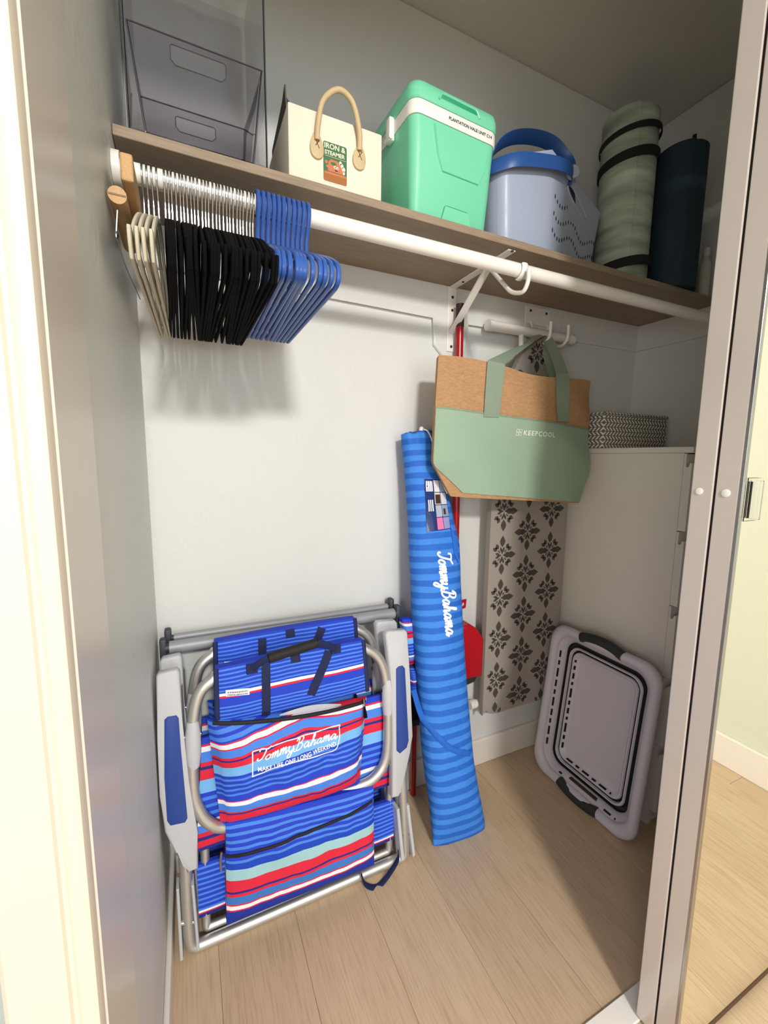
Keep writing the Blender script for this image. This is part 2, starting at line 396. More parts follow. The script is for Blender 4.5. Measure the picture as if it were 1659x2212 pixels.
br = thing('shelf_bracket', 'white metal bracket propping the shelf and rod from the wall', 'bracket', (bx, YB - .012, 1.55))
yo, zo = -(YB - .012), -1.55
def strip(pts, halfw, t):  # flat bar in a YZ path
    b = NB(); P = [(-.0, y + yo, z + zo) for y, z in pts]; tube(b, P, halfw, 4, up=None); return b
b = NB(); box(b, -.0165, .0165, -.004, 0, -.004, SZ0 + zo, .0015, 2); plate = obj('wall_plate', b, M_WHITE, br, False)
for z in (.012, .125, .165):
    s_ = NB(); cyl(s_, (0, -.0055, z), (0, -.004, z), .0045, 12); obj('screw', s_, M_SCREW, plate)
b = NB(); box(b, -.0125, .0125, SY0 + .012 + yo, -.004, SZ0 + zo - .004, SZ0 + zo - .0005, .001, 1)
arm = obj('arm', b, M_WHITE, br, False)
for y in (-.28, -.19, -.06):
    s_ = NB(); cyl(s_, (0, y, SZ0 + zo - .006), (0, y, SZ0 + zo - .004), .004, 12); obj('screw', s_, M_SCREW, arm)
def bar(bm, p, q, hw, t):
    p, q = Vector(p), Vector(q); d = (q - p).normalized(); n = d.cross(Vector((1, 0, 0)))
    P = [(p, -1, -1), (p, 1, -1), (p, 1, 1), (p, -1, 1), (q, -1, -1), (q, 1, -1), (q, 1, 1), (q, -1, 1)]
    v = [bm.verts.new(c + Vector((hw * a, 0, 0)) + n * (t * e)) for c, a, e in P]
    for f in ((0, 1, 2, 3), (7, 6, 5, 4), (0, 4, 5, 1), (1, 5, 6, 2), (2, 6, 7, 3), (3, 7, 4, 0)): bm.faces.new([v[i] for i in f])
    return bm
b = NB(); bar(b, (0, -.005, .055), (0, -.185, SZ0 + zo - .006), .011, .0025); obj('brace', b, M_WHITE, br, False)
b = NB(); hook = round_path([(0, -.185, .188), (0, RY + yo - .005 + .03, .085), (0, RY + yo - .02, .072), (0, RY + yo - .035, .095), (0, RY + yo - .034, RZ + zo - .008)], .022, 6)
tube(b, hook, .0055, 10); obj('hook', b, M_WHITE, br)
b = NB(); cr = [(0, RY + yo + .0215 * math.cos(t), RZ + zo + .0215 * math.sin(t)) for t in [math.radians(a) for a in range(150, 281, 13)]]
tube(b, cr, .010, 8, rb=.0028, up=None); obj('cradle', b, M_WHITE, br)
br['label'] = 'white metal shelf bracket with brace and rod hook on the back wall'

exec_hang = True
# ---------------------------------------------------------------- hangers
def arc(cx_, cz_, r, a0, a1, n): return [(0, cx_ + r * math.cos(math.radians(a0 + (a1 - a0) * i / n)), cz_ + r * math.sin(math.radians(a0 + (a1 - a0) * i / n))) for i in range(n + 1)]
def hook_wire(r, wire, zneck):
    zc = RR + wire - r
    return arc(0, zc, r, 200 - 360 + 180 - 20, 180 + 20, 14)[::1], zc
def wire_hook(zneck, wire=.0017, r=.021):
    zc = RR - r + wire * .9
    p = arc(0, zc, r, -5, 215, 16) + [(0, -.003, zc - r - .010), (0, 0, zc - r - .022), (0, 0, zneck)]
    b = NB(); tube(b, p, wire, 6); return b
def half(pts): return pts + [(0, -y, z) for _, y, z in pts[::-1] if abs(y) > 1e-6]
def velvet_body(zn, drop, halfw):
    # shoulders curve down from the neck to the rounded ends, bottom bar joins the ends
    top = [(0, 0, zn), (0, .03, zn - .006), (0, .09, zn - .032), (0, .15, zn - .072), (0, halfw - .02, zn - .105), (0, halfw, zn - drop + .022), (0, halfw - .012, zn - drop + .003), (0, halfw - .035, zn - drop)]
    loop = top + [(0, 0, zn - drop)] + [(0, -y, z) for _, y, z in top[:0:-1]]
    b = NB(); tube(b, smooth_path(loop, 4, True), .0028, 8, True, rb=.0062, up=None); return b
def velvet_body2(zn, drop, halfw, t=.0028, wdt=.0065):
    top = [(0, 0, zn), (0, .03, zn - .006), (0, .09, zn - .032), (0, .15, zn - .070), (0, halfw - .018, zn - .108), (0, halfw, zn - drop + .03), (0, halfw - .010, zn - drop + .006), (0, halfw - .035, zn - drop)]
    loop = top + [(0, 0, zn - drop)] + [(0, -y, z) for _, y, z in top[:0:-1]]
    P = smooth_path(loop, 4, True); b = NB(); N = len(P); rings = []
    for i in range(N):
        d = (P[(i + 1) % N] - P[i - 1]).normalized(); n = Vector((0, -d.z, d.y))
        rings.append([b.verts.new(P[i] + Vector((t * cx_, 0, 0)) + n * (wdt * cz_)) for cx_, cz_ in ((1, .55), (.6, 1), (-.6, 1), (-1, .55), (-1, -.55), (-.6, -1), (.6, -1), (1, -.55))])
    for i in range(N):
        a, c = rings[i], rings[(i + 1) % N]
        for k in range(8): b.faces.new((a[k], a[(k + 1) % 8], c[(k + 1) % 8], c[k]))
    return b
def make_velvet(name, m, label, group):
    t = thing(name, label, 'hanger', group=group)
    obj('hook', wire_hook(-.074), M_CHROME, t); obj('body', velvet_body2(-.078, .135, .215), m, t); return t
def make_plastic():
    t = thing('plastic_hanger', 'blue plastic tubular hanger at the open end of the row', 'hanger', group='blue plastic hangers on the rod')
    r, wire = .024, .0042; zc = RR - r + wire * .9
    p = arc(0, zc, r, -15, 205, 16) + [(0, -.008, zc - r - .008), (0, 0, zc - r - .024), (0, 0, -.08)]
    b = NB(); tube(b, p, wire, 8); obj('hook', b, M_BLUEHANG, t)
    top = [(0, 0, -.080), (0, .03, -.086), (0, .12, -.125), (0, .185, -.158), (0, .204, -.176), (0, .204, -.192), (0, .19, -.199), (0, .16, -.200)]
    loop = top + [(0, 0, -.2)] + [(0, -y, z) for _, y, z in top[:0:-1]]
    b = NB(); tube(b, smooth_path(loop, 4, True), .0044, 8, True, up=(1, 0, 0)); obj('body', b, M_BLUEHANG, t)
    # small garment hooks on the shoulders
    b = NB()
    return t
def dup(root, loc, rot):
    r_ = root.copy(); COL.objects.link(r_); r_.location = loc; r_.rotation_euler = rot
    for ch in root.children:
        c = ch.copy(); COL.objects.link(c); c.parent = r_
    return r_
def row(proto, xs, rots):
    for i, (x_, (a, t)) in enumerate(zip(xs, rots)):
        if i == 0: proto.location = (x_, RY, RZ); proto.rotation_euler = (0, t, a)
        else: dup(proto, (x_, RY, RZ), (0, t, a))
def wavy(i, s, k): return s * (math.sin(i * k + .7) + .6 * math.sin(i * k * 2.3 + 2.1)) / 1.6
iv = make_velvet('velvet_hanger', M_IVORY, 'ivory velvet hanger with chrome hook beside the left closet wall', 'ivory velvet hangers')
row(iv, [-.049, -.042, -.0345, -.027], [(-.03, .01), (-.022, .01), (-.03, .0), (-.02, .0)])
bl = make_velvet('velvet_hanger', M_BLACK, 'black velvet hanger with thin chrome hook in the packed row', 'black velvet hangers')
nb = 26
row(bl, [-.0165 + .1515 * i / (nb - 1) + wavy(i, .0006, 1.9) for i in range(nb)], [(wavy(i, .042, .55) - .02 * i / nb, wavy(i + 3, .012, .5)) for i in range(nb)])
ph = make_plastic()
row(ph, [.1432 + .0097 * i for i in range(11)], [(-.02 + wavy(i, .022, .8), wavy(i + 2, .008, .7)) for i in range(11)])
V_ = sorted([o for o in COL.objects if o.get('category') == 'hanger' and o['group'].startswith('ivory')], key=lambda o: o.location.x)
V_[0]['label'] = 'ivory velvet hanger nearest the left closet wall'; V_[-1]['label'] = 'ivory velvet hanger touching the first black velvet hanger'
for o in V_[1:-1]: o['label'] = 'ivory velvet hanger between two other ivory hangers'
V_ = sorted([o for o in COL.objects if o.get('category') == 'hanger' and o['group'].startswith('black')], key=lambda o: o.location.x)
for o in V_[1:-1]: o['label'] = 'black velvet hanger with black hangers on both sides in the packed row'
V_[0]['label'] = 'first black velvet hanger, next to the ivory hangers'; V_[-1]['label'] = 'last black velvet hanger, next to the blue plastic hangers'
V_ = sorted([o for o in COL.objects if o.get('category') == 'hanger' and o['group'].startswith('blue')], key=lambda o: o.location.x)
for o in V_[1:-1]: o['label'] = 'blue plastic tubular hanger between two other blue hangers'
V_[0]['label'] = 'first blue plastic hanger, touching the black velvet hangers'; V_[-1]['label'] = 'outermost blue plastic hanger at the open end of the row'
# wooden clamp hanger at the far left
wh = thing('wooden_clamp_hanger', 'natural wood clamp trouser hanger with chrome wire, first on the rod', 'hanger', (-.064, RY, RZ))
b = NB(); tube(b, arc(0, RR - .021 + .0016, .021, -5, 215, 14) + [(0, 0, -.034)], .0017, 6); obj('hook', b, M_CHROME, wh)
b = NB(); box(b, -.008, .009, -.118, .055, -.075, -.036, .003, 2); cbar = obj('clamp_bar', b, M_RAWWOOD, wh, False)
b = NB(); tube(b, [(-.014, -.118, -.098), (-.014, .055, -.098)], .0125, 16); cb2 = obj('clamp_bar', b, M_RAWWOOD, wh)
b = NB(); box(b, -.0255, -.0025, -.1188, -.1178, -.0992, -.0968); obj('screw_slot', b, M_SCREW, cb2, False)
b = NB(); tube(b, [(-.016, -.105, -.112), (-.020, -.105, -.150)], .0016, 6); tube(b, smooth_path([(-.020, -.107, -.150), (-.014, -.06, -.178), (-.002, .02, -.20)], 5), .0011, 6); obj('clamp_wire', b, M_CHROME, wh)
b = NB(); loft(b, [ell(-.020, -.106, z_, r_, r_, 10) for z_, r_ in ((-.156, .002), (-.153, .0035), (-.148, .0035), (-.145, .002))], uv=False); obj('wire_nut', b, M_CHROME, wh)
# ---------------------------------------------------------------- clear bin in its case (shelf, left)
M_CLEAR = mat('smoky_clear_plastic', 'F1EFF2', 0.06, trans=1.0, ior=1.14, spec=.6)
cb = thing('clear_storage_case', 'tall clear plastic storage case standing at the left end of the shelf', 'storage case', (.051, 1.06, SZ1 + .0005))
cw, cdp, chh, ct = .1195, .121, .46, .0022
obj('side_panel', box(NB(), -cw, -cw + ct, -cdp, cdp, 0, chh, .0008, 1), M_CLEAR, cb, False)
obj('side_panel', box(NB(), cw - ct, cw, -cdp, cdp, 0, chh, .0008, 1), M_CLEAR, cb, False)
obj('back_panel', box(NB(), -cw + ct, cw - ct, cdp - ct, cdp, 0, chh), M_CLEAR, cb, False)
obj('base_panel', box(NB(), -cw + ct, cw - ct, -cdp + .0, cdp - ct, 0, .004), M_CLEAR, cb, False)
b = NB(); tube(b, [(-cw, -cdp - .001, .004), (cw, -cdp - .001, .004)], .003, 8); obj('front_rail', b, M_CLEAR, cb)
M_EDGE = mat('smoky_clear_edge', '4A464E', .25, spec=.6)
for sx in (-1, 1):
    b = NB(); tube(b, [(sx * cw, -cdp - .0005, .003), (sx * cw, -cdp - .0005, chh)], .0013, 6); obj('edge_bead', b, M_EDGE, cb)
b = NB(); tube(b, [(-cw, -cdp - .0008, .002), (cw, -cdp - .0008, .002)], .0017, 6); obj('edge_bead', b, M_EDGE, cb)
bn = thing('clear_pull_bin', 'clear plastic bin with tapered sides and cut-out handle inside the tall case', 'bin', (.051, 1.055, SZ1 + .006))
yb0, yb1 = -.112, .108
def cutwall(name, y, H, wt, wb_, hz0, hz1, hw, parent):
    b = NB(); outer = [(-wb_, 0), (wb_, 0), (wt, H), (-wt, H)]
    hole = [(-hw, hz0 + .008), (-hw + .008, hz0), (hw - .008, hz0), (hw, hz0 + .008), (hw, hz1 - .003), (hw - .003, hz1), (-hw + .003, hz1), (-hw, hz1 - .003)]
    for d in (-ct / 2, ct / 2):
        O = [b.verts.new((x_, y + d, z_)) for x_, z_ in outer]; Hh = [b.verts.new((x_, y + d, z_)) for x_, z_ in hole]
        es = [b.edges.new((O[i], O[(i + 1) % 4])) for i in range(4)] + [b.edges.new((Hh[i], Hh[(i + 1) % 8])) for i in range(8)]
        bmesh.ops.triangle_fill(b, use_beauty=True, edges=es)
    b.verts.ensure_lookup_table(); n = 12
    for ring, s0 in ((4, 0), (8, 4)):
        for i in range(ring):
            a, c = s0 + i, s0 + (i + 1) % ring
            try: b.faces.new((b.verts[a], b.verts[c], b.verts[n + c], b.verts[n + a]))
            except ValueError: pass
    w_ = obj(name, b, M_CLEAR, parent, False)
    b = NB(); tube(b, [(x_, y - .001, z_) for x_, z_ in hole], .0009, 6, True); obj('cutout_rim', b, M_EDGE, w_)
    b = NB(); tube(b, [(-wb_, y - .0015, 0), (-wt, y - .0015, H), (wt, y - .0015, H), (wb_, y - .0015, 0)], .0018, 6); obj('edge_bead', b, M_EDGE, w_)
cutwall('front_wall', yb0, .172, .114, .093, .128, .160, .047, bn)
cutwall('back_wall', yb1, .205, .108, .092, .158, .188, .042, bn)
for sx in (-1, 1):
    b = NB(); P = [(sx * .093, yb0, 0), (sx * .093, yb1, 0), (sx * .108, yb1, .205), (sx * .114, yb0, .172)]
    A = [b.verts.new(p) for p in P]; B_ = [b.verts.new((p[0] - sx * .002, p[1], p[2])) for p in P]
    b.faces.new(A); b.faces.new(B_[::-1])
    for i in range(4): b.faces.new((A[i], B_[i], B_[(i + 1) % 4], A[(i + 1) % 4]))
    obj('side_wall', b, M_CLEAR, bn, False)
obj('base', box(NB(), -.092, .092, yb0, yb1, 0, .002), M_CLEAR, bn, False)

# ---------------------------------------------------------------- iron and steamer box bag
M_LINEN = mat('cream_linen', 'E9E0CC', .85, vary=.05, vscale=40, bump=.35, bscale=500, stretch=(1, 1, .12))
M_LEATH = mat('tan_leather', 'C9B188', .55, vary=.08, vscale=40, bump=.15, bscale=300)
ir = thing('linen_box_bag', 'cream linen box bag with tan leather handle and a green iron and steamer sticker', 'bag', (.325, .962, SZ1))
hw_, hh_ = .1065, .158
prof = [(0, 0), (.20, 0), (.20, .150), (0, hh_)]
b = NB(); box(b, -hw_, hw_, 0, .20, 0, hh_, .003, 2)
for v in b.verts:
    if v.co.z > .1: v.co.y += .02 * max(0, v.co.y) / .2
obj('body', b, M_LINEN, ir, True)
b = NB(); prism(b, [(.03, .12), (.034, .165), (.046, .222), (.075, .205), (.197, .182), (.197, .12)], -hw_ + .004, -hw_ + .007, axes='yz'); obj('grey_flap', b, mat('charcoal_felt', '5A544F', .9), ir, False)
b = NB(); prism(b, [(-hw_ + .010, .14), (-hw_ + .010, .205), (-hw_ + .022, .192), (-hw_ + .045, .14)], .055, .06); obj('teal_flap', b, mat('teal_felt', '1E3F4F', .9), ir, False)
hd = [(-.047, -.007, .098), (-.046, -.011, .125), (-.036, -.016, .170), (-.004, -.02, .198), (.028, -.018, .186), (.046, -.013, .140), (.049, -.007, .105)]
b = NB(); tube(b, smooth_path(hd, 7), .0058, 10); hdl = obj('handle', b, M_LEATH, ir)
def tab(cx_, cz_, rot):
    b = NB(); pts = []
    for k in range(20):
        t = 2 * math.pi * k / 20; x_ = .0145 * math.cos(t) * (1 - .32 * math.sin(t)); z_ = .026 * math.sin(t)
        pts.append((cx_ + x_ * math.cos(rot) - z_ * math.sin(rot), cz_ + x_ * math.sin(rot) + z_ * math.cos(rot)))
    prism(b, pts, -.0055, -.0002, .0012, 2); o = obj('handle_tab', b, M_LEATH, hdl)
    b = NB(); tube(b, [(cx_ - .004, -.0058, cz_ + .012), (cx_ + .005, -.0058, cz_ - .006)], .0007, 6); tube(b, [(cx_ + .006, -.0058, cz_ + .011), (cx_ - .003, -.0058, cz_ - .002)], .0007, 6)
    s_ = obj('stitch', b, M_SCREW, hdl)
tab(-.047, .090, .06); tab(.050, .094, -.04)
st = NB(); x0, x1, z0, z1 = -.034, .0235, .026, .108
def rrp(x0, x1, z0, z1, r, n=4):
    return [((x0 + x1) / 2 + a, (z0 + z1) / 2 + c) for a, c in rr_ring((x1 - x0) / 2, (z1 - z0) / 2, r, n)]
prism(st, rrp(x0, x1, z0, z1, .005), -.0008, -.0001); stk = obj('sticker', st, mat('sticker_white', 'EFE9DA', .4), ir, False)
def flat(polys, m, name, parent, y, dx=0, dz=0):
    b = NB()
    for p in polys: b.faces.new([b.verts.new((x_ + dx, y, z_ + dz)) for x_, z_ in p])
    return obj(name, b, m, parent, False)
G, OR, CRM, BR_, DK = mat('print_green', '3F6F45', .5), mat('print_orange', 'C9744E', .5), mat('print_cream', 'EFE6CE', .5), mat('print_brown', 'A5672F', .5), mat('print_dark', '3B241A', .5)
def circ(cx_, cz_, rx_, rz_, n=16, a0=0, a1=360): return [(cx_ + rx_ * math.cos(math.radians(a0 + (a1 - a0) * k / n)), cz_ + rz_ * math.sin(math.radians(a0 + (a1 - a0) * k / n))) for k in range(n + (0 if a1 - a0 == 360 else 1))]
flat([rrp(x0 + .002, x1 - .002, z0 + .002, z1 - .002, .004)], G, 'print', stk, -.0009)
flat([rrp(x0 + .002, x1 - .002, z0 + .002, z0 + .022, .004)], BR_, 'print', stk, -.0010)
flat([[(x0 + .005, .0475), (x1 - .004, .0475), (x1 - .004, .0435), (x0 + .005, .0435)]], OR, 'print', stk, -.0011)
mx = (x0 + x1) / 2 - .001
iron = [(-.0155, .049), (.0195, .049), (.0185, .054), (.013, .066), (.006, .0725), (-.008, .0735), (-.014, .068)]
flat([[(mx + a, c) for a, c in iron]], OR, 'print', stk, -.0012)
flat([circ(mx - .003, .0655, .0065, .0034)], G, 'print', stk, -.0013)
flat([circ(mx + .0005, .0595, .0026, .003), circ(mx + .0065, .0585, .0026, .003)], CRM, 'print', stk, -.0013)
flat([circ(mx + .001, .0592, .0012, .0015, 10), circ(mx + .007, .0582, .0012, .0015, 10), circ(mx + .0035, .0545, .0035, .003, 8, 180, 360)], DK, 'print', stk, -.0014)
flat([circ(mx + .016, .066, .004, .005, 10), circ(mx + .020, .060, .004, .005, 10), circ(mx + .013, .071, .003, .004, 10), circ(mx + .0205, .053, .003, .004, 10)], CRM, 'print', stk, -.00115)
flat([circ(mx - .019, .066, .0035, .0035, 10), circ(mx - .0165, .058, .003, .003, 10)], OR, 'print', stk, -.00115)
flat([[(x0 + .006, .0782), (x1 - .004, .0775), (x1 - .004, .0781), (x0 + .006, .0788)]], CRM, 'print', stk, -.0011)
flat(text_mesh('IRON &', .0142, 'CENTER', .0003), CRM, 'lettering', stk, -.0012, mx, .0935)
flat(text_mesh('STEAMER', .0110, 'CENTER', .0003), CRM, 'lettering', stk, -.0012, mx, .0815)

# ---------------------------------------------------------------- mint cooler
M_MINT = mat('mint_plastic', '79D2AA', .38, bump=.05, bscale=250)
M_MINTW = mat('cooler_white', 'EDEBE4', .4)
co = thing('mint_cooler', 'mint green hard cooler with white band and moulded lid', 'cooler', (.617, 1.065, SZ1 + .0005), (0, 0, .05))
def rrz(a, b_, r, z, n=5, cy_=0): return [(x_, y_ + cy_, z) for x_, y_ in rr_ring(a, b_, r, n)]
b = NB(); loft(b, [rrz(.108, .098, .018, 0), rrz(.113, .103, .02, .006), rrz(.125, .117, .024, .215)], uv=False); obj('body', b, M_MINT, co)
b = NB(); loft(b, [rrz(.127, .119, .025, .216), rrz(.1285, .1205, .026, .219), rrz(.1285, .1205, .026, .243), rrz(.127, .119, .025, .246)], uv=False); band = obj('white_band', b, M_MINTW, co)
b = NB(); loft(b, [rrz(.1275, .1195, .026, .247), rrz(.130, .122, .027, .250), rrz(.130, .122, .027, .268), rrz(.127, .119, .027, .282), rrz(.118, .110, .027, .291), rrz(.100, .092, .02, .294)], uv=False); lid = obj('lid', b, M_MINT, co)
def yfront(z): return -(.098 + (.117 - .098) * z / .215) - .001
def relief(poly, d, name, bev=.003):
    b = NB(); A = [b.verts.new((x_, yfront(z_) - d, z_)) for x_, z_ in poly]
    cxm = sum(p[0] for p in poly) / len(poly); czm = sum(p[1] for p in poly) / len(poly)
    B_ = [b.verts.new((cxm + (x_ - cxm) * 1.06, yfront(z_) + .004, czm + (z_ - czm) * 1.06)) for x_, z_ in poly]
    b.faces.new(A)
    for i in range(len(poly)): b.faces.new((A[i], B_[i], B_[(i + 1) % len(poly)], A[(i + 1) % len(poly)]))
    return obj(name, b, M_MINT, co, True, 25)
relief([(-.066, .206), (.094, .206), (.088, .150), (.072, .118), (-.036, .118), (-.052, .150)], .005, 'front_relief')
relief([(-.022, .046), (.048, .046), (.064, .004), (-.034, .004)], .006, 'foot_relief')
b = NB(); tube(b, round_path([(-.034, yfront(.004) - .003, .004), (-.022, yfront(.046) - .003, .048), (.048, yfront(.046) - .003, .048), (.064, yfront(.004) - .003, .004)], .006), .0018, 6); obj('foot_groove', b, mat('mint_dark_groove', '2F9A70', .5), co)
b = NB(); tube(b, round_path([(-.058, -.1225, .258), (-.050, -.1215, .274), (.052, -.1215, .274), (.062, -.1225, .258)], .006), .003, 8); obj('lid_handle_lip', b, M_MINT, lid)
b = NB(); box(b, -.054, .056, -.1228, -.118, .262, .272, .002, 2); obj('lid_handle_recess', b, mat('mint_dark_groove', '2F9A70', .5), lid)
flat(text_mesh('PLANTATION HALE UNIT C14', .0098, 'CENTER', .00022), mat('print_black', '1B1B1C', .5), 'lettering', band, -.1211, .038, .2275)
b = NB(); box(b, -.141, -.126, -.035, -.012, .200, .252, .003, 2); cyl(b, (-.137, -.037, .207), (-.137, -.010, .207), .006, 12); obj('latch', b, M_MINTW, co)

# ---------------------------------------------------------------- lavender hip basket with blue handles
M_LAV = mat('grey_blue_plastic', 'A3ACBF', .35, vary=.02)
M_HBLUE = mat('blue_handle_rubber', '27508F', .4, vary=.03)
hb = thing('perforated_hip_basket', 'grey-blue perforated laundry basket with blue carry handles beside the cooler', 'basket', (.942, .962, SZ1 + .0005))
FP = [(-.172, .05), (-.150, .012), (.0, .0), (.295, .075), (.31, .13), (.27, .225), (-.13, .225), (-.172, .18)]
fpp = [(q.x, q.y) for q in round_path([(x_, y_, 0) for x_, y_ in FP], .022, 4, True)]
gx, gy = .05, .12
def hring(z, s, rim=False, dz=0): return [(gx + (x_ - gx) * s, gy + (y_ - gy) * s, (rimz(x_, y_) + dz) if rim else z) for x_, y_ in fpp]
def rimz(x_, y_):
    if y_ > .15: return .225
    return .272 - (.060 * min(1, (x_ / .29)) ** .8 if x_ > 0 else .050 * min(1, -x_ / .14))
def tap(z): return .90 + .10 * z / .26
b = NB()
loft(b, [hring(0, .875), hring(.008, .90), hring(.10, tap(.10)), hring(0, 1.0, True, -.014), hring(0, 1.025, True, -.008), hring(0, 1.022, True, 0), hring(0, .985, True, 0), hring(.10, .92), hring(.012, .86)], uv=False)
obj('tub', b, M_LAV, hb)
def face(s, z, l=.0008):
    k = tap(min(z, .235)); x_, y_ = .295 * s, .075 * s
    return (gx + (x_ - gx) * k + .246 * l, gy + (y_ - gy) * k - .969 * l, z)
b = NB()
for z_ in (.062, .105, .148):
    for i in range(19):
        s = .10 + i * .047; zz = z_ + .022 * (1 - i / 19) - .014 * math.sin(i * .62 + .1)
        A = [b.verts.new(face(s + .0098 * math.cos(q * math.pi / 4), zz + .0062 * math.sin(q * math.pi / 4))) for q in range(8)]; b.faces.new(A)
ho = obj('hole', b, mat('basket_hole_dark', '2A2E3C', .8), hb, False); ho['kind'] = 'stuff'
slot = [(.30, .218), (.38, .221), (.50, .206), (.62, .190), (.70, .176), (.68, .168), (.58, .172), (.45, .184), (.33, .203)]
b = NB(); b.faces.new([b.verts.new(face(s, z_, .0012)) for s, z_ in slot]); obj('grip_slot', b, mat('basket_hole_dark', '2A2E3C', .8), hb, False)
b = NB(); tube(b, smooth_path([face(s, z_, .002) for s, z_ in slot], 4, True), .0025, 8, True); obj('grip_rim', b, M_LAV, hb)
b = NB(); hp = smooth_path([(.082, .002, .238), (.05, -.014, .234), (.0, -.020, .228), (-.07, -.017, .218), (-.13, -.012, .206), (-.165, .01, .198), (-.19, .05, .196), (-.19, .10, .196)], 6)
tube(b, hp, .0035, 10, rb=.018, up=(0, 0, 1)); h1 = obj('front_handle', b, M_HBLUE, hb)
b = NB(); cyl(b, (.080, -.004, .239), (.084, .008, .239), .017, 20); obj('hinge', b, M_LAV, h1)
b = NB(); hp = smooth_path([(.088, .022, .215), (.105, .03, .262), (.100, .045, .300), (.05, .055, .335), (-.02, .06, .335), (-.09, .06, .312), (-.14, .06, .275), (-.165, .06, .23), (-.17, .06, .20)], 6)
tube(b, hp, .004, 10, rb=.019, up=(0, -.95, .75)); obj('rear_handle', b, M_HBLUE, hb)

# ---------------------------------------------------------------- yoga mats, bottle
def m_mat():
    m = mat('sage_mat_foam', '8C9A86', .85); t = NT(m)
    f = t.noise(5, stretch=(1, 1, 5), detail=4); r = t.n('ShaderNodeValToRGB'); e = r.color_ramp.elements
    e[0].position = .3; e[0].color = lin('6C7B66'); e[1].position = .7; e[1].color = lin('B4BDAA'); t.l(f, r.inputs[0]); t.l(r.outputs[0], t.p.inputs['Base Color'])
    t.bump(t.noise(300), .3); return m
def roll(name, label, loc, r, h, turns, m, lean=(0, 0, 0)):
    t = thing(name, label, 'yoga mat', loc, lean)
    b = NB(); L = b.loops.layers.uv.verify(); N = 40 * turns; th = .0055; pts = []
    r0 = r - th * turns
    for i in range(N + 1):
        a = 2 * math.pi * i / 40; rr_ = r0 + th * (i / 40); pts.append((rr_ * math.cos(a - 2.2), rr_ * math.sin(a - 2.2), rr_))
    A = [(b.verts.new((x_, y_, 0)), b.verts.new((x_, y_, h))) for x_, y_, _ in pts]
    I = [(b.verts.new((x_ * (q - th * .85) / q, y_ * (q - th * .85) / q, 0)), b.verts.new((x_ * (q - th * .85) / q, y_ * (q - th * .85) / q, h))) for x_, y_, q in pts]
    for i in range(N):
        b.faces.new((A[i][0], A[i + 1][0], A[i + 1][1], A[i][1])); b.faces.new((I[i][0], I[i][1], I[i + 1][1], I[i + 1][0]))
        b.faces.new((A[i][1], A[i + 1][1], I[i + 1][1], I[i][1])); b.faces.new((A[i][0], I[i][0], I[i + 1][0], A[i + 1][0]))
    for i in (0, N): b.faces.new((A[i][0], A[i][1], I[i][1], I[i][0]))
    obj('rolled_mat', b, m, t); return t
ym = roll('rolled_yoga_mat', 'sage green marbled yoga mat rolled upright with black carrying straps', (1.347, 1.04, SZ1 + .001), .085, .515, 6, m_mat())
M_STRAP = mat('black_strap', '0E0D0E', .8, bump=.2, bscale=400)
for z_, hgt in ((.452, .010), (.378, .016), (.062, .016)):
    b = NB(); rg = []
    for k in range(40):
        a = 2 * math.pi * k / 40; rg.append((.0878 * math.cos(a), .0878 * math.sin(a), z_ + .012 * math.cos(a + .4)))
    tube(b, rg, .0018, 6, True, rb=hgt, up=(0, 0, 1)); obj('strap', b, M_STRAP, ym)
b = NB(); tube(b, [(.090 * math.cos(-.55), .090 * math.sin(-.55), .375), (.090 * math.cos(-.5), .090 * math.sin(-.5), .25), (.090 * math.cos(-.55), .090 * math.sin(-.55), .062)], .007, 6, rb=.002, up=(math.cos(-.5), math.sin(-.5), 0)); obj('strap', b, M_STRAP, ym)
nm = roll('rolled_yoga_mat', 'dark navy yoga mat rolled upright at the right end of the shelf', (1.520, .975, SZ1 + .001), .076, .430, 6, mat('navy_mat_foam', '1D303D', .75, vary=.3, vscale=20, bump=.4, bscale=300))
b = NB(); tube(b, [(-.02, -.045, .42), (-.02, -.045, .455)], .006, 8); obj('strap', b, M_STRAP, nm)
bo = thing('white_bottle', 'small white bottle squeezed between the navy mat and the right wall', 'bottle', (1.672, .958, SZ1))
b = NB(); loft(b, [ell(0, 0, z_, r_, r_, 20) for z_, r_ in ((0, .015), (.003, .0185), (.11, .0185), (.128, .012), (.136, .009), (.14, .009))], uv=False); obj('body', b, mat('milky_plastic', 'CFC9BC', .4), bo)
b = NB(); loft(b, [ell(0, 0, z_, r_, r_, 16) for z_, r_ in ((.14, .011), (.165, .011), (.168, .009))], uv=False); obj('cap', b, M_WHITE, bo)

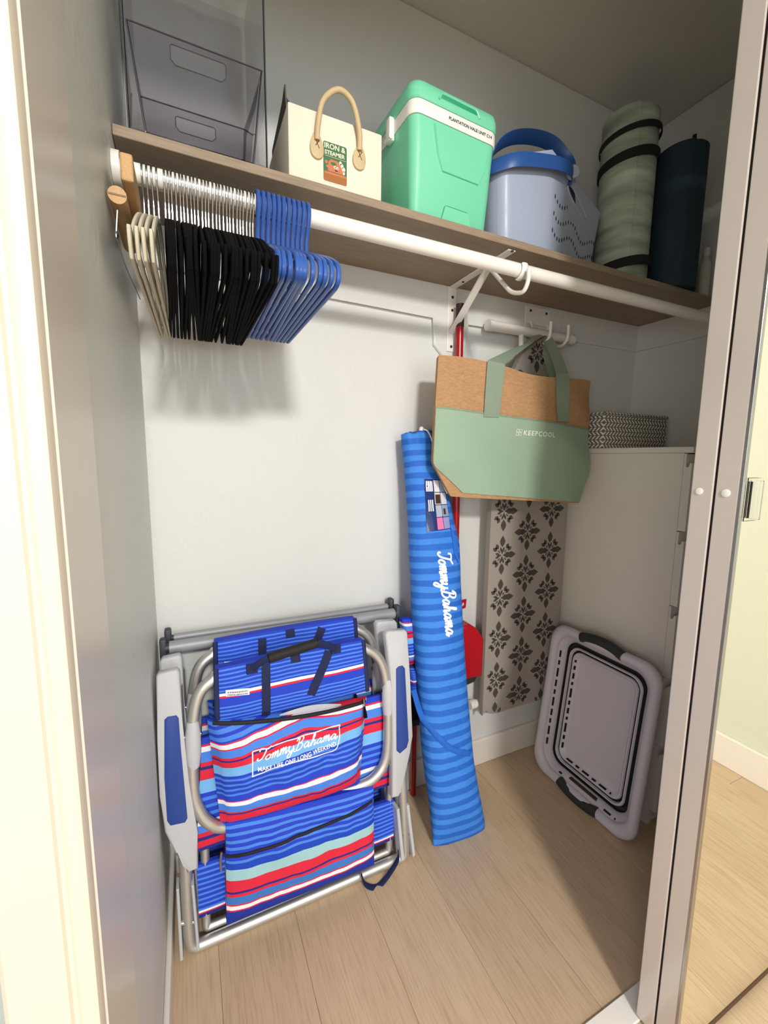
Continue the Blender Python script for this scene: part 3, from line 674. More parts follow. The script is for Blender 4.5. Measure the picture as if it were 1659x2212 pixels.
# ---------------------------------------------------------------- dresser and box
dr = thing('chest_of_drawers', 'tall white chest of drawers against the right closet wall', 'chest of drawers', (1.33, .742, 0))
DW, DD = .398, .478
obj('side_panel', box(NB(), 0, .018, .024, DD, 0, 1.222, .0008, 1), M_MELA, dr, False)
obj('side_panel', box(NB(), DW - .018, DW, .024, DD, 0, 1.222), M_MELA, dr, False)
obj('back_panel', box(NB(), .018, DW - .018, DD - .005, DD, .02, 1.222), M_MELA, dr, False)
obj('top_panel', box(NB(), -.001, DW, 0.0, DD, 1.2225, 1.2405, .0012, 1), M_MELA, dr, False)
obj('plinth', box(NB(), .018, DW - .018, .03, .045, 0, .056), M_MELA, dr, False)
zt, pitch, hd_ = 1.2195, .2325, .229
for k in range(5):
    z1 = zt - pitch * k; z0 = z1 - hd_
    g = [(.0232, z0), (.0232, z1), (.0175, z1)] + [(.0175 - .0045 + .0045 * math.cos(math.radians(a)), z1 - .034 - .0048 * math.sin(math.radians(a))) for a in range(0, 181, 30)] + [(.0080, z1 - .030), (.006, z1 - .026), (.0025, z1 - .027), (.001, z1 - .031), (.001, z0)]
    b = NB(); prism(b, g, .0008, DW - .001, axes='yz')
    obj('drawer_front', b, M_MELA, dr, False)
hx = thing('patterned_box', 'low storage box with grey and white herringbone covering on the white chest', 'box', (1.52, 1.135, 1.2408), (0, 0, 0))
def m_herr():
    m = bpy.data.materials.new('herringbone_print'); m.use_nodes = True; t = NT(m)
    sp = t.n('ShaderNodeSeparateXYZ'); t.l(t.n('ShaderNodeTexCoord').outputs['Object'], sp.inputs[0])
    xy = t.math('ADD', sp.outputs[0], sp.outputs[1]); z_ = t.math('DIVIDE', sp.outputs[2], .030)
    zz = t.math('PINGPONG', z_, .5)
    a = t.math('FRACT', t.math('ADD', t.math('DIVIDE', xy, .0165), t.math('MULTIPLY', zz, 1.9)))
    s1 = t.math('GREATER_THAN', a, .52); f2 = t.math('PINGPONG', z_, .5)
    g = t.math('MULTIPLY', t.math('GREATER_THAN', f2, .045), t.math('LESS_THAN', f2, .455))
    t.l(t.mix(t.math('MULTIPLY', s1, g), lin('6B655B'), lin('E4DFD2')), t.p.inputs['Base Color']); t.p.inputs['Roughness'].default_value = .8; return m
MH = m_herr()
obj('body', box(NB(), -.18, .175, -.085, .085, 0, .115, .004, 2), MH, hx, True)
obj('lid', box(NB(), -.182, .177, -.087, .087, .1155, .128, .003, 2), MH, hx, True)

# ---------------------------------------------------------------- wall hook, ironing board
hk = thing('wall_hook_plate', 'white wall plate with two J hooks holding the tote bag', 'hook', (1.165, YB - .012, 1.69))
obj('plate', box(NB(), -.058, .062, -.004, 0, -.012, .05, .003, 2), M_WHITE, hk, False)
for x_ in (-.035, .04):
    s_ = NB(); cyl(s_, (x_, -.006, .033), (x_, -.004, .033), .0045, 12); obj('screw', s_, M_SCREW, hk)
for x_ in (-.054, .052):
    obj('side_arm', box(NB(), x_ - .005, x_ + .005, -.006, -.001, -.085, -.012, .001, 1), M_WHITE, hk, False)
for x_ in (-.030, .052):
    b = NB(); tube(b, smooth_path([(x_, -.004, -.005), (x_, -.02, -.045), (x_, -.045, -.085), (x_, -.075, -.092), (x_, -.096, -.072), (x_, -.098, -.030)], 6), .0055, 10); obj('j_hook', b, M_WHITE, hk)
M_BOARD = mat('board_cover_taupe', '9C948B', .85, vary=.03, vscale=20, bump=.25, bscale=400)
M_PRINT = mat('board_print_dark', '47413C', .85)
ib = thing('ironing_board', 'taupe ironing board with dark damask print hung upright on the back wall', 'ironing board', (1.12, 1.15, 0))
out = []
zb, zt_ = .255, 1.625
lft = [(-.06, zb), (-.135, zb + .002), (-.168, zb + .03), (-.178, zb + .08), (-.178, 1.18), (-.165, 1.32), (-.13, 1.44), (-.085, 1.54), (-.045, 1.60)]
pl_ = [(q.x, q.y) for q in bez2(lft + [(0, zt_)] + [(-x_, z_) for x_, z_ in lft[::-1]], 3)]
b = NB(); prism(b, pl_, 0, .022, .003, 2); cover = obj('cover', b, M_BOARD, ib, True, 60)
def petal(cx_, cz_, L_, W_, ang, base=0.0):
    p = []
    prof_ = [(0, 0), (.25, .35), (.5, .5), (.72, .34), (1, 0)]
    for t_, s_ in prof_: p.append((s_ * W_, base + t_ * L_))
    for t_, s_ in prof_[-2:0:-1]: p.append((-s_ * W_, base + t_ * L_))
    ca, sa = math.cos(ang), math.sin(ang)
    return [(cx_ + x_ * ca - z_ * sa, cz_ + x_ * sa + z_ * ca) for x_, z_ in p]
def inside(x_, z_):
    c = False; n = len(pl_)
    for i in range(n):
        (xa, za), (xb, zb_) = pl_[i], pl_[(i + 1) % n]
        if (za > z_) != (zb_ > z_) and x_ < (xb - xa) * (z_ - za) / (zb_ - za) + xa: c = not c
    return c
b = NB()
def medallion(cx_, cz_):
    s = .118; P = []
    for k in range(4):
        a = k * math.pi / 2; q = .60 if k % 2 == 0 else .52
        P.append(petal(cx_, cz_, s * .36, s * .21, a, s * (q - .355)))
        for d in (-1, 1):
            P.append(petal(cx_ - s * .02 * d * math.cos(a), cz_ - s * .02 * d * math.sin(a), s * .19, s * .12, a + d * .55, s * .23))
            P.append(petal(cx_, cz_, s * .17, s * .085, a + d * .27, s * .10))
        P.append(petal(cx_, cz_, s * .16, s * .07, a, s * .02))
        P.append(petal(cx_, cz_, s * .12, s * .075, a + math.pi / 4, s * .26))
        P.append(petal(cx_, cz_, s * .14, s * .05, a + math.pi / 4, s * .10))
    for p in P:
        if all(inside(x_ * 1.03, z_) for x_, z_ in p): b.faces.new([b.verts.new((x_, -.0004, z_)) for x_, z_ in p])
dxm, dzm = .1130, .157
for i in range(-2, 3):
    for j in range(-1, 24):
        if (i + j) % 2: continue
        medallion(-.010 + i * dxm, .3105 + j * dzm / 2)
o = obj('damask_print', b, M_PRINT, cover, False); o['kind'] = 'stuff'
b = NB(); cyl(b, (-.188, .04, 1.640), (.188, .04, 1.640), .0165, 20); ft = obj('foot_tube', b, M_WHITE, ib)
for s in (-1, 1):
    c_ = NB(); cyl(c_, (s * .176, .04, 1.640), (s * .196, .04, 1.640), .0185, 20); obj('end_cap', c_, M_WHITE, ft)
b = NB(); cyl(b, (-.190, .045, .285), (.12, .045, .285), .0135, 18); ft2 = obj('foot_tube', b, M_WHITE, ib)
c_ = NB(); cyl(c_, (-.205, .045, .285), (-.180, .045, .285), .017, 18); obj('end_cap', c_, M_WHITE, ft2)
for s in (-1, 1):
    b = NB(); tube(b, [(s * .06, .045, .285), (s * .02, .036, .9), (s * .05, .04, 1.640)], .009, 10); obj('leg', b, M_WHITE, ib)

# ---------------------------------------------------------------- tote bag
M_JUTE = mat('brown_jute', 'B48C63', .9, vary=.34, vscale=160, bump=.8, bscale=420, stretch=(.45, 1, 1.4))
M_SAGE = mat('sage_canvas', '93AB93', .8, vary=.03, vscale=12, bump=.25, bscale=500)
M_SAGE2 = mat('sage_webbing', '869582', .8, vary=.04, vscale=40, bump=.3, bscale=400)
TB = (1.03, 1.10, 1.06)
to = thing('tote_bag', 'jute tote bag with sage green front panel hanging from the wall hook', 'tote bag', TB)
# front outline rows: (left x, right x, z, bulge)
rowsF = []
PTS = {'tl': (-0.3787,0.4198), 'tr': (0.2351,0.3970), 'ml': (-0.3892,0.1258), 'mr': (0.2575,0.0807), 'bl': (-0.3227,0.0266), 'br': (0.2146,-0.0118), 'gl': (-0.3850,0.2813), 'gr': (0.2397,0.2389)}
def lerp(a, c, t): return a + (c - a) * t
def tote_side(z, left):
    k = [PTS['bl'], PTS['ml'], PTS['gl'], PTS['tl']] if left else [PTS['br'], PTS['mr'], PTS['gr'], PTS['tr']]
    if z <= k[0][1]: return k[0][0]
    for a, c in zip(k, k[1:]):
        if a[1] <= z <= c[1]: return lerp(a[0], c[0], (z - a[1]) / (c[1] - a[1]))
    return k[-1][0]
ztl, ztr = PTS['tl'][1], PTS['tr'][1]; zbl, zbr = PTS['bl'][1], PTS['br'][1]
def tote_pt(u, v, lift=0.0):
    z = lerp(lerp(zbl, zbr, u), lerp(ztl, ztr, u), v); xl, xr = tote_side(z, True), tote_side(z, False); x_ = lerp(xl, xr, u)
    bul = (1 - abs(2 * u - 1) ** 3.5) * (.75 + .25 * math.sin(math.pi * min(1, v)))
    y_ = -.045 - .035 * bul - .006 * math.sin(9 * u + 3 * v) * bul * (1 - v * .3) - .004 * math.sin(17 * u * v + 2) - lift
    if v > .85: z += .010 * math.sin(u * math.pi * 2.3 + .6) * (v - .85) / .15
    return (x_, y_, z)
b = NB(); grid(b, lambda u, v: tote_pt(u, v), 40, 30, closed_back=-.012, flare=-.016); body = obj('jute_body', b, M_JUTE, to, True, 60)
# side gusset base, jute
zg = [(PTS['gl'][1] - zbl) / (ztl - zbl), (PTS['gr'][1] - zbr) / (ztr - zbr)]
def panel_pt(u, v):
    vt = lerp(zg[0], zg[1], u); cut = 0.0
    vv = v * vt; p = tote_pt(min(max(u, .001), .999), max(vv, .0), .003)
    return p
b = NB()
def panel_pt2(u, v):
    u = lerp(.068 * max(0, 1 - v / .30), 1 - .004 * (1 - v), u); vt = lerp(zg[0], zg[1], u); lowl = .036 - .03 * u
    return tote_pt(u, lerp(lowl, vt, v), .0035)
grid(b, panel_pt2, 40, 20); gp = obj('green_panel', b, M_SAGE, to, True, 60)
b = NB(); grid(b, lambda u, v: tote_pt(u, lerp(zg[0], zg[1], u) - .004 + .012 * v, .0045), 40, 1); obj('panel_hem', b, M_SAGE2, to)
def tote_uv(x_, z):
    lo, hi = tote_side(z, True), tote_side(z, False); u = (x_ - lo) / (hi - lo)
    return u, (z - lerp(zbl, zbr, u)) / (lerp(ztl, ztr, u) - lerp(zbl, zbr, u))
def on_tote(x_, z, l): return tote_pt(*tote_uv(x_, z), l)
HK = Vector((1.165 - .030 - TB[0], YB - .012 - .072 - TB[1], 1.69 - .0835 - TB[2]))
def strap_patch(px0, px1, x0t, x1t):
    return None
for (a0, a1, t0, t1, sx) in (((-0.2335,0.1702), (-0.1797,0.1643), (-0.2265,0.4131), (-0.1685,0.4135), 0), ((0.0497,0.1279), (0.1086,0.1190), (0.0350,0.4021), (0.0977,0.4033), 1)):
    b = NB(); N = 14; ra = []; rb_ = []
    for i in range(N + 1):
        t_ = i / N; zz = lerp(PTS['gl'][1] - .02, ztl - .004, t_)
        ra.append(on_tote(lerp(a0[0], t0[0], t_), zz, .006)); rb_.append(on_tote(lerp(a1[0], t1[0], t_), zz, .006))
    A = [b.verts.new(p) for p in ra]; B_ = [b.verts.new(p) for p in rb_]
    for i in range(N): b.faces.new((A[i], B_[i], B_[i + 1], A[i + 1]))
    stp = obj('strap', b, M_SAGE2, to)
    # handle from the strap's top to the hook
    pa, pb = Vector(ra[-1]), Vector(rb_[-1]); mid = (pa + pb) / 2; b = NB(); A = []; B_ = []
    off = Vector((-.004 if sx == 0 else .004, 0, .012))
    for i in range(11):
        t_ = i / 10; c = mid.lerp(HK + off, t_); c.z += .012 * math.sin(math.pi * t_) * (1 if sx else .4)
        wv = (pb - pa) / 2; ww = wv.lerp(Vector((.004, -.016, .004)), min(1, t_ * 1.15))
        A.append(b.verts.new(c - ww)); B_.append(b.verts.new(c + ww))
    for i in range(10): b.faces.new((A[i], B_[i], B_[i + 1], A[i + 1]))
    obj('handle', b, M_SAGE2, to)
for sx, (x_, xo) in enumerate((((-0.1612,0.4327)[0], -.012), ((0.1069,0.4260)[0], .01))):
    b = NB(); A = []; B_ = []
    for i in range(9):
        t_ = i / 8; c = Vector((x_ + xo, .006, ztl - .01)).lerp(HK + Vector((0, .012, .012)), t_); ww = Vector((.018, .0, .002)).lerp(Vector((.003, -.014, .004)), t_)
        A.append(b.verts.new(c - ww)); B_.append(b.verts.new(c + ww))
    for i in range(8): b.faces.new((A[i], B_[i], B_[i + 1], A[i + 1]))
    obj('handle', b, M_SAGE2, to)
M_PW = mat('print_white', 'E9EDE4', .6)
kx, kz = (-0.0866,0.2180); b = NB()
for p in text_mesh('KEEPCOOL', .0205, 'LEFT', .0004, 1.25): poly_on(b, [(kx + x_, kz + z_ - .005 - .03 * x_) for x_, z_ in p], on_tote, .0048)
for i, (sx, sz) in enumerate(((0, 0), (1, 0), (0, 1), (1, 1))):
    gx, gz = kx - .026 + sx * .0105, kz - .008 + sz * .0105
    rope_mesh(b, [(gx + .001, gz + .001), (gx + .009, gz + .001), (gx + .009, gz + .009), (gx + .001, gz + .009), (gx + .001, gz + .001)], .0016, on_tote, .0048)
obj('lettering', b, M_PW, gp, False)

#PART3
# ---------------------------------------------------------------- collapsible laundry basket leaning on the chest
M_LB = mat('pale_grey_plastic', 'C9C3CB', .4, vary=.015)
M_LBD = mat('charcoal_rubber', '2C302F', .55, vary=.05)
lbt = math.radians(6.5)
LBO = (1.195, .93, 0)
lmw = frame_mw(LBO, (0, -1, 0), (math.cos(lbt), 0, -math.sin(lbt)), (math.sin(lbt), 0, math.cos(lbt)))
lb = thing('collapsible_laundry_basket', 'pale grey collapsible laundry basket with charcoal grips leaning on the white chest', 'laundry basket', mw=lmw)
la, lbh = .208, .290   # half width, half height
lz = .293
def lr(a, c, r, y, n=8, o=0.0): return [(x_ - .010 * o, y, lz + z_ - .010 * o) for x_, z_ in rr_ring(a, c, r, n)]
def band_loft(name, rs, m, par, uv=False):
    b = NB(); loft(b, rs, False, False, uv); return obj(name, b, m, par, True, 50)
# rolled rim
b = NB()
sec = [(.000, .012), (-.002, .004), (.002, -.008), (.010, -.013), (.020, -.012), (.028, -.004), (.031, .006), (.029, .014)]
rs = [lr(la - o_, lbh - o_, .062, y_) for o_, y_ in sec]
loft(b, rs, False, False, False); rim = obj('rim', b, M_LB, lb, True, 60)
band_loft('upper_wall', [lr(la - .029, lbh - .029, .05, .006), lr(la - .047, lbh - .047, .048, .025, o=.3), lr(la - .050, lbh - .050, .046, .042, o=.6)], M_LB, lb)
band_loft('folding_band', [lr(la - .050, lbh - .050, .046, .042, o=.6), lr(la - .052, lbh - .052, .044, .056, o=.8), lr(la - .060, lbh - .060, .042, .058, o=1), lr(la - .064, lbh - .064, .042, .046, o=1)], M_LBD, lb)
band_loft('middle_lip', [lr(la - .0635, lbh - .0635, .042, .046, o=1), lr(la - .066, lbh - .066, .041, .041, o=1), lr(la - .070, lbh - .070, .040, .041, o=1), lr(la - .072, lbh - .072, .040, .050, o=1)], M_LB, lb)
band_loft('folding_band', [lr(la - .072, lbh - .072, .040, .050, o=1), lr(la - .076, lbh - .076, .038, .058, o=1), lr(la - .079, lbh - .079, .036, .050, o=1)], M_LBD, lb)
b = NB(); loft(b, [lr(la - .079, lbh - .079, .034, .050, o=1), lr(la - .081, lbh - .081, .033, .044, o=1), lr(la - .085, lbh - .085, .032, .044, o=1), lr(la - .094, lbh - .094, .030, .058, o=1), lr(la - .100, lbh - .100, .026, .061, o=1), lr(la - .106, lbh - .106, .024, .061, o=1), lr(la - .110, lbh - .110, .022, .063, o=1)], False, True, False)
obj('base_tray', b, M_LB, lb, True, 50)
b = NB()
def slots(x0, z0, x1, z1, y, n, lens, wdt, tl=0.0):
    d = Vector((x1 - x0, 0, z1 - z0)); L_ = d.length; d.normalize(); p = 0; i = 0
    nrm = Vector((-d.z, tl, d.x))
    while p < L_:
        l_ = lens[i % len(lens)]; a = Vector((x0, y, z0)) + d * p; e = a + d * min(l_, L_ - p)
        b.faces.new([b.verts.new(q) for q in (a - nrm * wdt, e - nrm * wdt, e + nrm * wdt, a + nrm * wdt)]); p += l_ + .013; i += 1
slots(-la + .0372, lz - .19, -la + .0372, lz + .20, .0140, 9, (.026, .034, .018), .0024, -1.05)
slots(-la + .0795, lz - .185, -la + .0795, lz + .165, .0500, 9, (.022, .016, .036, .012), .0022, -1.5)
slots(-la + .11, lz - lbh + .0372, -.085, lz - lbh + .0372, .0140, 8, (.014, .026), .0024, 1.05)
slots(.09, lz - lbh + .0372, la - .06, lz - lbh + .0372, .0140, 8, (.026, .03), .0024, 1.05)
slots(-la + .105, lz - lbh + .0795, la - .11, lz - lbh + .0795, .0500, 8, (.028, .016), .0022, 1.5)
o = obj('slot', b, mat('slot_dark', '15151A', .9), lb, False); o['kind'] = 'stuff'
for s in (1, -1):
    pts = [(x_, -.001, lz + s * (lbh + (.012 if s > 0 else .006) - .012 * (x_ / .075) ** 2 - .012)) for x_ in [(-.080 + .016 * k) for k in range(11)]]
    b = NB(); tube(b, pts, .0175, 14, rb=.0165, up=(0, 1, 0)); g_ = obj('handle_grip', b, M_LBD, lb)
    if s < 0:
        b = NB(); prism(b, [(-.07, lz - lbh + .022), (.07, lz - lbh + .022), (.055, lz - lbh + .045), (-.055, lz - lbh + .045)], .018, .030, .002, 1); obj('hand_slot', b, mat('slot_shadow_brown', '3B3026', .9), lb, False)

# ---------------------------------------------------------------- dustpan and brush
M_RED = mat('red_plastic', 'B3111E', .35, vary=.05)
M_REDM = mat('red_enamel', 'A4121C', .25, spec=.6)
dp = thing('long_handled_dustpan', 'red upright dustpan on a long red pole behind the umbrella bag', 'dustpan', (.815, 1.19, 0))

pt, pb_ = (-0.3061,1.6179), (-0.2916,0.6499)
ox, oz = 1.12 - .815, 0
b = NB(); cyl(b, (pt[0] + ox, 0, pt[1]), (pb_[0] + ox, 0, pb_[1]), .0125, 18); pole = obj('pole', b, M_REDM, dp)
b = NB(); cyl(b, (pt[0] + ox, 0, pt[1]), (pt[0] + ox - .001, 0, pt[1] + .07), .0135, 18); g_ = obj('pole_grip', b, mat('black_brown_grip', '33261C', .6), pole)
b = NB(); q = [(-0.2986,0.6102), (-0.2447,0.6215), (-0.2117,0.5990), (-0.1811,0.5556), (-0.1821,0.4149), (-0.2869,0.4172)]
prism(b, [(x_ + ox, z_) for x_, z_ in q], -.035, .028, .008, 3); obj('pan', b, M_RED, dp, True, 60)
q = [(-0.2871,0.4207), (-0.1822,0.4167), (-0.1972,0.3862), (-0.2654,0.3738)]
b = NB(); prism(b, [(x_ + ox, z_) for x_, z_ in q], -.015, .015, .003, 1); obj('rubber_lip', b, M_LBD, dp)
q = [(-0.3055,0.6876), (-0.2793,0.7004), (-0.2426,0.7035), (-0.2450,0.6721), (-0.2702,0.6675), (-0.3045,0.6611)]
b = NB(); prism(b, [(x_ + ox, z_) for x_, z_ in q], -.006, .002, .002, 2); tb_ = obj('hanging_tab', b, M_RED, dp)
q = [(-0.2691,0.6873), (-0.2558,0.6937), (-0.2535,0.6850), (-0.2630,0.6797)]
b = NB(); prism(b, [(x_ + ox, z_) for x_, z_ in q], -.0066, -.0058); obj('tab_hole', b, mat('tab_hole_pale', 'C9C4BA', .6), tb_, False)
bs = thing('brush', 'black bristled brush standing bristles up on a red stick behind the beach chair', 'brush', (.682, 1.195, 0))
b = NB(); cyl(b, (.0, 0, .002), (.0, 0, .29), .010, 14); obj('stick', b, M_REDM, bs)
b = NB(); box(b, -.07, .07, -.018, .018, .275, .302, .004, 2); obj('head', b, M_LBD, bs)
b = NB(); rb = random.Random(5)
for k in range(260):
    x_, y_ = rb.uniform(-.066, .066), rb.uniform(-.015, .015); l_ = rb.uniform(.055, .075)
    tube(b, [(x_, y_, .30), (x_ * 1.12 + rb.uniform(-.004, .004), y_ * 1.6, .30 + l_)], .0016, 4)
obj('bristles', b, mat('black_bristle', '121010', .8), bs)['kind'] = 'stuff'

# ---------------------------------------------------------------- beach umbrella in its bag
UB = (.72, .985, 0)
umw = tilt_mw(UB, 8.0)
um = thing('umbrella_bag', 'long blue striped drawstring bag with a folded beach umbrella leaning on the back wall', 'umbrella bag', mw=umw)
UR = [((-0.0810,0.0077), (0.1142,-0.0304), .010), ((-0.0819,0.0527), (0.1132,0.0174), .030), ((-0.0841,0.1327), (0.0998,0.0785), .048), ((-0.0925,0.2216), (0.0855,0.1515), .055), ((-0.0993,0.3095), (0.0725,0.2462), .056), ((-0.1028,0.4248), (0.0653,0.3763), .056), ((-0.1047,0.5110), (0.0601,0.4753), .056),
 ((-0.1099,0.6260), (0.0579,0.5960), .055), ((-0.1126,0.7261), (0.0566,0.7012), .054), ((-0.1113,0.8398), (0.0562,0.8213), .053), ((-0.1115,0.9252), (0.0590,0.9335), .052), ((-0.1102,1.0104), (0.0432,1.0019), .050), ((-0.1129,1.1100), (0.0244,1.1068), .046), ((-0.1163,1.1952), (0.0054,1.2031), .042), ((-0.1209,1.2589), (-0.0114,1.2720), .038), ((-0.1213,1.2802), (-0.0205,1.2922), .032), ((-0.1034,1.2864), (-0.0339,1.2946), .014)]
def u_at(z, x_=None):
    zs = [(l_[1] + r_[1]) / 2 for l_, r_, _ in UR]
    for k in range(len(zs) - 1):
        if zs[k] <= z <= zs[k + 1]:
            t_ = (z - zs[k]) / (zs[k + 1] - zs[k]); break
    else: k, t_ = (0, 0) if z < zs[0] else (len(zs) - 2, 1)
    l_ = lerp(UR[k][0][0], UR[k + 1][0][0], t_); r_ = lerp(UR[k][1][0], UR[k + 1][1][0], t_)
    return (l_ + r_) / 2, (r_ - l_) / 2, lerp(UR[k][2], UR[k + 1][2], t_)
rings = []
zs = []
for k in range(len(UR) - 1):
    for j in range(4):
        t_ = j / 4; zs.append((lerp(lerp(UR[k][0][1], UR[k + 1][0][1], t_), lerp(UR[k][1][1], UR[k + 1][1][1], t_), .5), lerp(UR[k][0][1], UR[k + 1][0][1], t_), lerp(UR[k][1][1], UR[k + 1][1][1], t_)))
zs.append(((UR[-1][0][1] + UR[-1][1][1]) / 2, UR[-1][0][1], UR[-1][1][1]))
NU = 48
b = NB(); Lr = []
H_ = zs[-1][0]
def wr_(x_, z_): return .0035 * noise.noise(Vector((x_ * 16 + 5, z_ * 7, 1.3))) + .003 * noise.noise(Vector((x_ * 40, z_ * 22, 4.1)))
for zc, zl, zr in zs:
    cx_, a, d = u_at(zc); r_ = []
    for k in range(NU):
        t_ = 2 * math.pi * k / NU; c, s = math.cos(t_), math.sin(t_)
        sx = math.copysign(abs(c) ** .85, c); sy = math.copysign(abs(s) ** .85, s)
        wv = wr_(c * .1 + cx_, zc) + (.006 * math.sin(9 * t_) if zc > H_ - .03 else 0)
        r_.append((cx_ + a * sx, d * sy * (1 + wv * 16) + .0, lerp(zl, zr, (sx + 1) / 2) + (.004 * math.sin(7 * t_) if zc > H_ - .012 else 0)))
    rings.append(r_)
L = b.loops.layers.uv.verify()
V = [[b.verts.new(p) for p in r_] for r_ in rings]
for i in range(len(V) - 1):
    for k in range(NU):
        k2 = (k + 1) % NU; f = b.faces.new((V[i][k], V[i][k2], V[i + 1][k2], V[i + 1][k]))
        for lp in f.loops: lp[L].uv = (lp.vert.co.x, lp.vert.co.z)
b.faces.new(V[0][::-1]); b.faces.new(V[-1])
def m_umb():
    m = bpy.data.materials.new('blue_striped_bag_cloth'); m.use_nodes = True; t = NT(m)
    sp = t.n('ShaderNodeSeparateXYZ'); t.l(t.n('ShaderNodeTexCoord').outputs['UV'], sp.inputs[0])
    z_ = t.math('ADD', sp.outputs[1], t.math('MULTIPLY', t.math('SUBTRACT', t.noise(6), .5), .02))
    a = t.math('PINGPONG', t.math('MULTIPLY', z_, 1 / .036), .5)
    r = t.n('ShaderNodeValToRGB'); e = r.color_ramp.elements; e[0].position = .22; e[1].position = .28; t.l(a, r.inputs[0])
    b1 = t.noise(3, stretch=(.2, .2, 9), detail=1)
    hi = t.mix(b1, lin('3D86E0'), lin('4A93EA')); lo = t.mix(b1, lin('2362C2'), lin('2C70D0'))
    c = t.mix(r.outputs[0], lo, hi); w_ = t.noise(220, stretch=(.4, .4, 1), detail=2)
    c = t.mix(t.math('MULTIPLY', w_, .32), c, lin('1C4CA6')); t.l(c, t.p.inputs['Base Color']); t.p.inputs['Roughness'].default_value = .7
    t.p.inputs['Specular IOR Level'].default_value = .3; t.bump(t.noise(26, stretch=(1, 1, .6), detail=4), .5, .008); return m
M_UMB = m_umb()
ubody = obj('bag_body', b, M_UMB, um, True, 70)
def on_umb(x_, z_, l):
    cx_, a, d = u_at(z_); n_ = max(-.985, min(.985, (x_ - cx_) / a)); c = math.copysign(abs(n_) ** (1 / .85), n_)
    s = math.sqrt(max(0, 1 - c * c)); y_ = -d * s ** .85 * (1 + wr_(c * .1 + cx_, z_) * 16)
    return (x_, y_ - l, z_)
# writing down the bag
ST, LEN = script_strokes('Tommy Bahama', 1.0, .3)
p0, p1 = (-0.0480,0.9232), (-0.0327,0.6655)
d_ = Vector((p1[0] - p0[0], p1[1] - p0[1])); sc = d_.length / LEN; d_.normalize(); n_ = Vector((-d_.y, d_.x))
b = NB()
for s in ST:
    Q = [(p0[0] + d_.x * x_ * sc + n_.x * z_ * sc * 1.25, p0[1] + d_.y * x_ * sc + n_.y * z_ * sc * 1.25) for x_, z_ in s]
    rope_mesh(b, Q, sc * .34, on_umb, .0012)
obj('lettering', b, mat('print_pure_white', 'F4F6F8', .5), ubody, False)
# plastic info window with printed card
cw_ = [(-0.0765,1.1421), (-0.0080,1.1385), (0.0038,0.9873), (-0.0788,0.9826)]
def wq(u, v):
    return (lerp(lerp(cw_[3][0], cw_[2][0], u), lerp(cw_[0][0], cw_[1][0], u), v), lerp(lerp(cw_[3][1], cw_[2][1], u), lerp(cw_[0][1], cw_[1][1], u), v))
def patch(u0, u1, v0, v1, l, n=5):
    b = NB(); grid(b, lambda u, v: on_umb(*wq(lerp(u0, u1, u), lerp(v0, v1, v)), l), n, n); return b
card = obj('printed_card', patch(0, 1, 0, 1, .003), mat('card_navy', '1C2F6B', .25, coat=.6), ubody)
card['label'] = 'printed card in a clear window'
pal = ['D8DAE0', '8FB0D8', 'D9CBB0', 'C7CAD2', 'A9B2C4', '8F9AB5', 'E87AA8', '8D93C4']
for i in range(4):
    for j in range(2):
        u0 = .42 + j * .29; v1 = .98 - i * .245
        obj('print', patch(u0, u0 + .27, v1 - .23, v1, .0036, 3), mat('card_print_' + pal[i * 2 + j], pal[i * 2 + j], .35), card)
for k in range(7): obj('print', patch(.05 + .045 * k, .05 + .045 * k + (.025 if k % 2 else .035), .76, .96, .0036, 2), mat('print_pure_white', 'F4F6F8', .5), card)
for k in range(3): obj('print', patch(.10 + k * .09, .15 + k * .09, .38, .60, .0036, 2), mat('print_pure_white', 'F4F6F8', .5), card)
obj('print', patch(.45, .68, .52, .70, .0041, 2), mat('print_dark', '3B241A', .5), card)
obj('print', patch(.75, .85, .30, .42, .0041, 2), mat('print_dark', '3B241A', .5), card)
# diagonal strap fold and seam
b = NB(); pp = [(q.x, q.y) for q in bez2([(-0.1327,0.5094), (-0.1048,0.4120), (-0.0601,0.3478), (-0.0174,0.3110), (0.0380,0.2843)], 6)]
tube(b, [on_umb(x_, z_, .002) for x_, z_ in pp], .0028, 8, rb=.009, up=(0, 0, 1)); obj('carry_strap', b, M_UMB, um)
b = NB(); q = [(0.0056,0.9900), (0.0273,0.9525), (0.0267,0.8802), (0.0113,0.9108), (0.0073,0.9613)]
prism(b, q, -.052, -.046, .001, 1); obj('carry_strap', b, M_UMB, um)
b = NB(); q = [(-0.0341,1.2902), (-0.0148,1.2719), (-0.0041,1.2178), (-0.0136,1.2323), (-0.0286,1.2685)]
prism(b, q, -.048, -.030, .002, 1); obj('open_mouth', b, mat('black_mouth', '101116', .9), um)
M_CORD = mat('white_cord', 'E6E4DE', .8)
tp = (-0.0645,1.2962)
b = NB(); tube(b, smooth_path([(tp[0], -.02, tp[1]), (-0.0609,1.2850)[:1] + (-.05,) + (-0.0609,1.2850)[1:], (-0.0495,1.2523)[:1] + (-.055,) + (-0.0495,1.2523)[1:], (-0.0424,1.2034)[:1] + (-.055,) + (-0.0424,1.2034)[1:], (-0.0183,1.1329)[:1] + (-.05,) + (-0.0183,1.1329)[1:], (-0.0020,1.0957)[:1] + (-.05,) + (-0.0020,1.0957)[1:]], 6), .0022, 8); cord = obj('drawstring', b, M_CORD, um)
b = NB(); loft(b, [ell(tp[0], -.02, tp[1] - .012 + z_, r_, r_, 14) for z_, r_ in ((0, .004), (.002, .007), (.012, .008), (.018, .006), (.02, .003))], uv=False); obj('cord_stopper', b, M_CORD, cord)

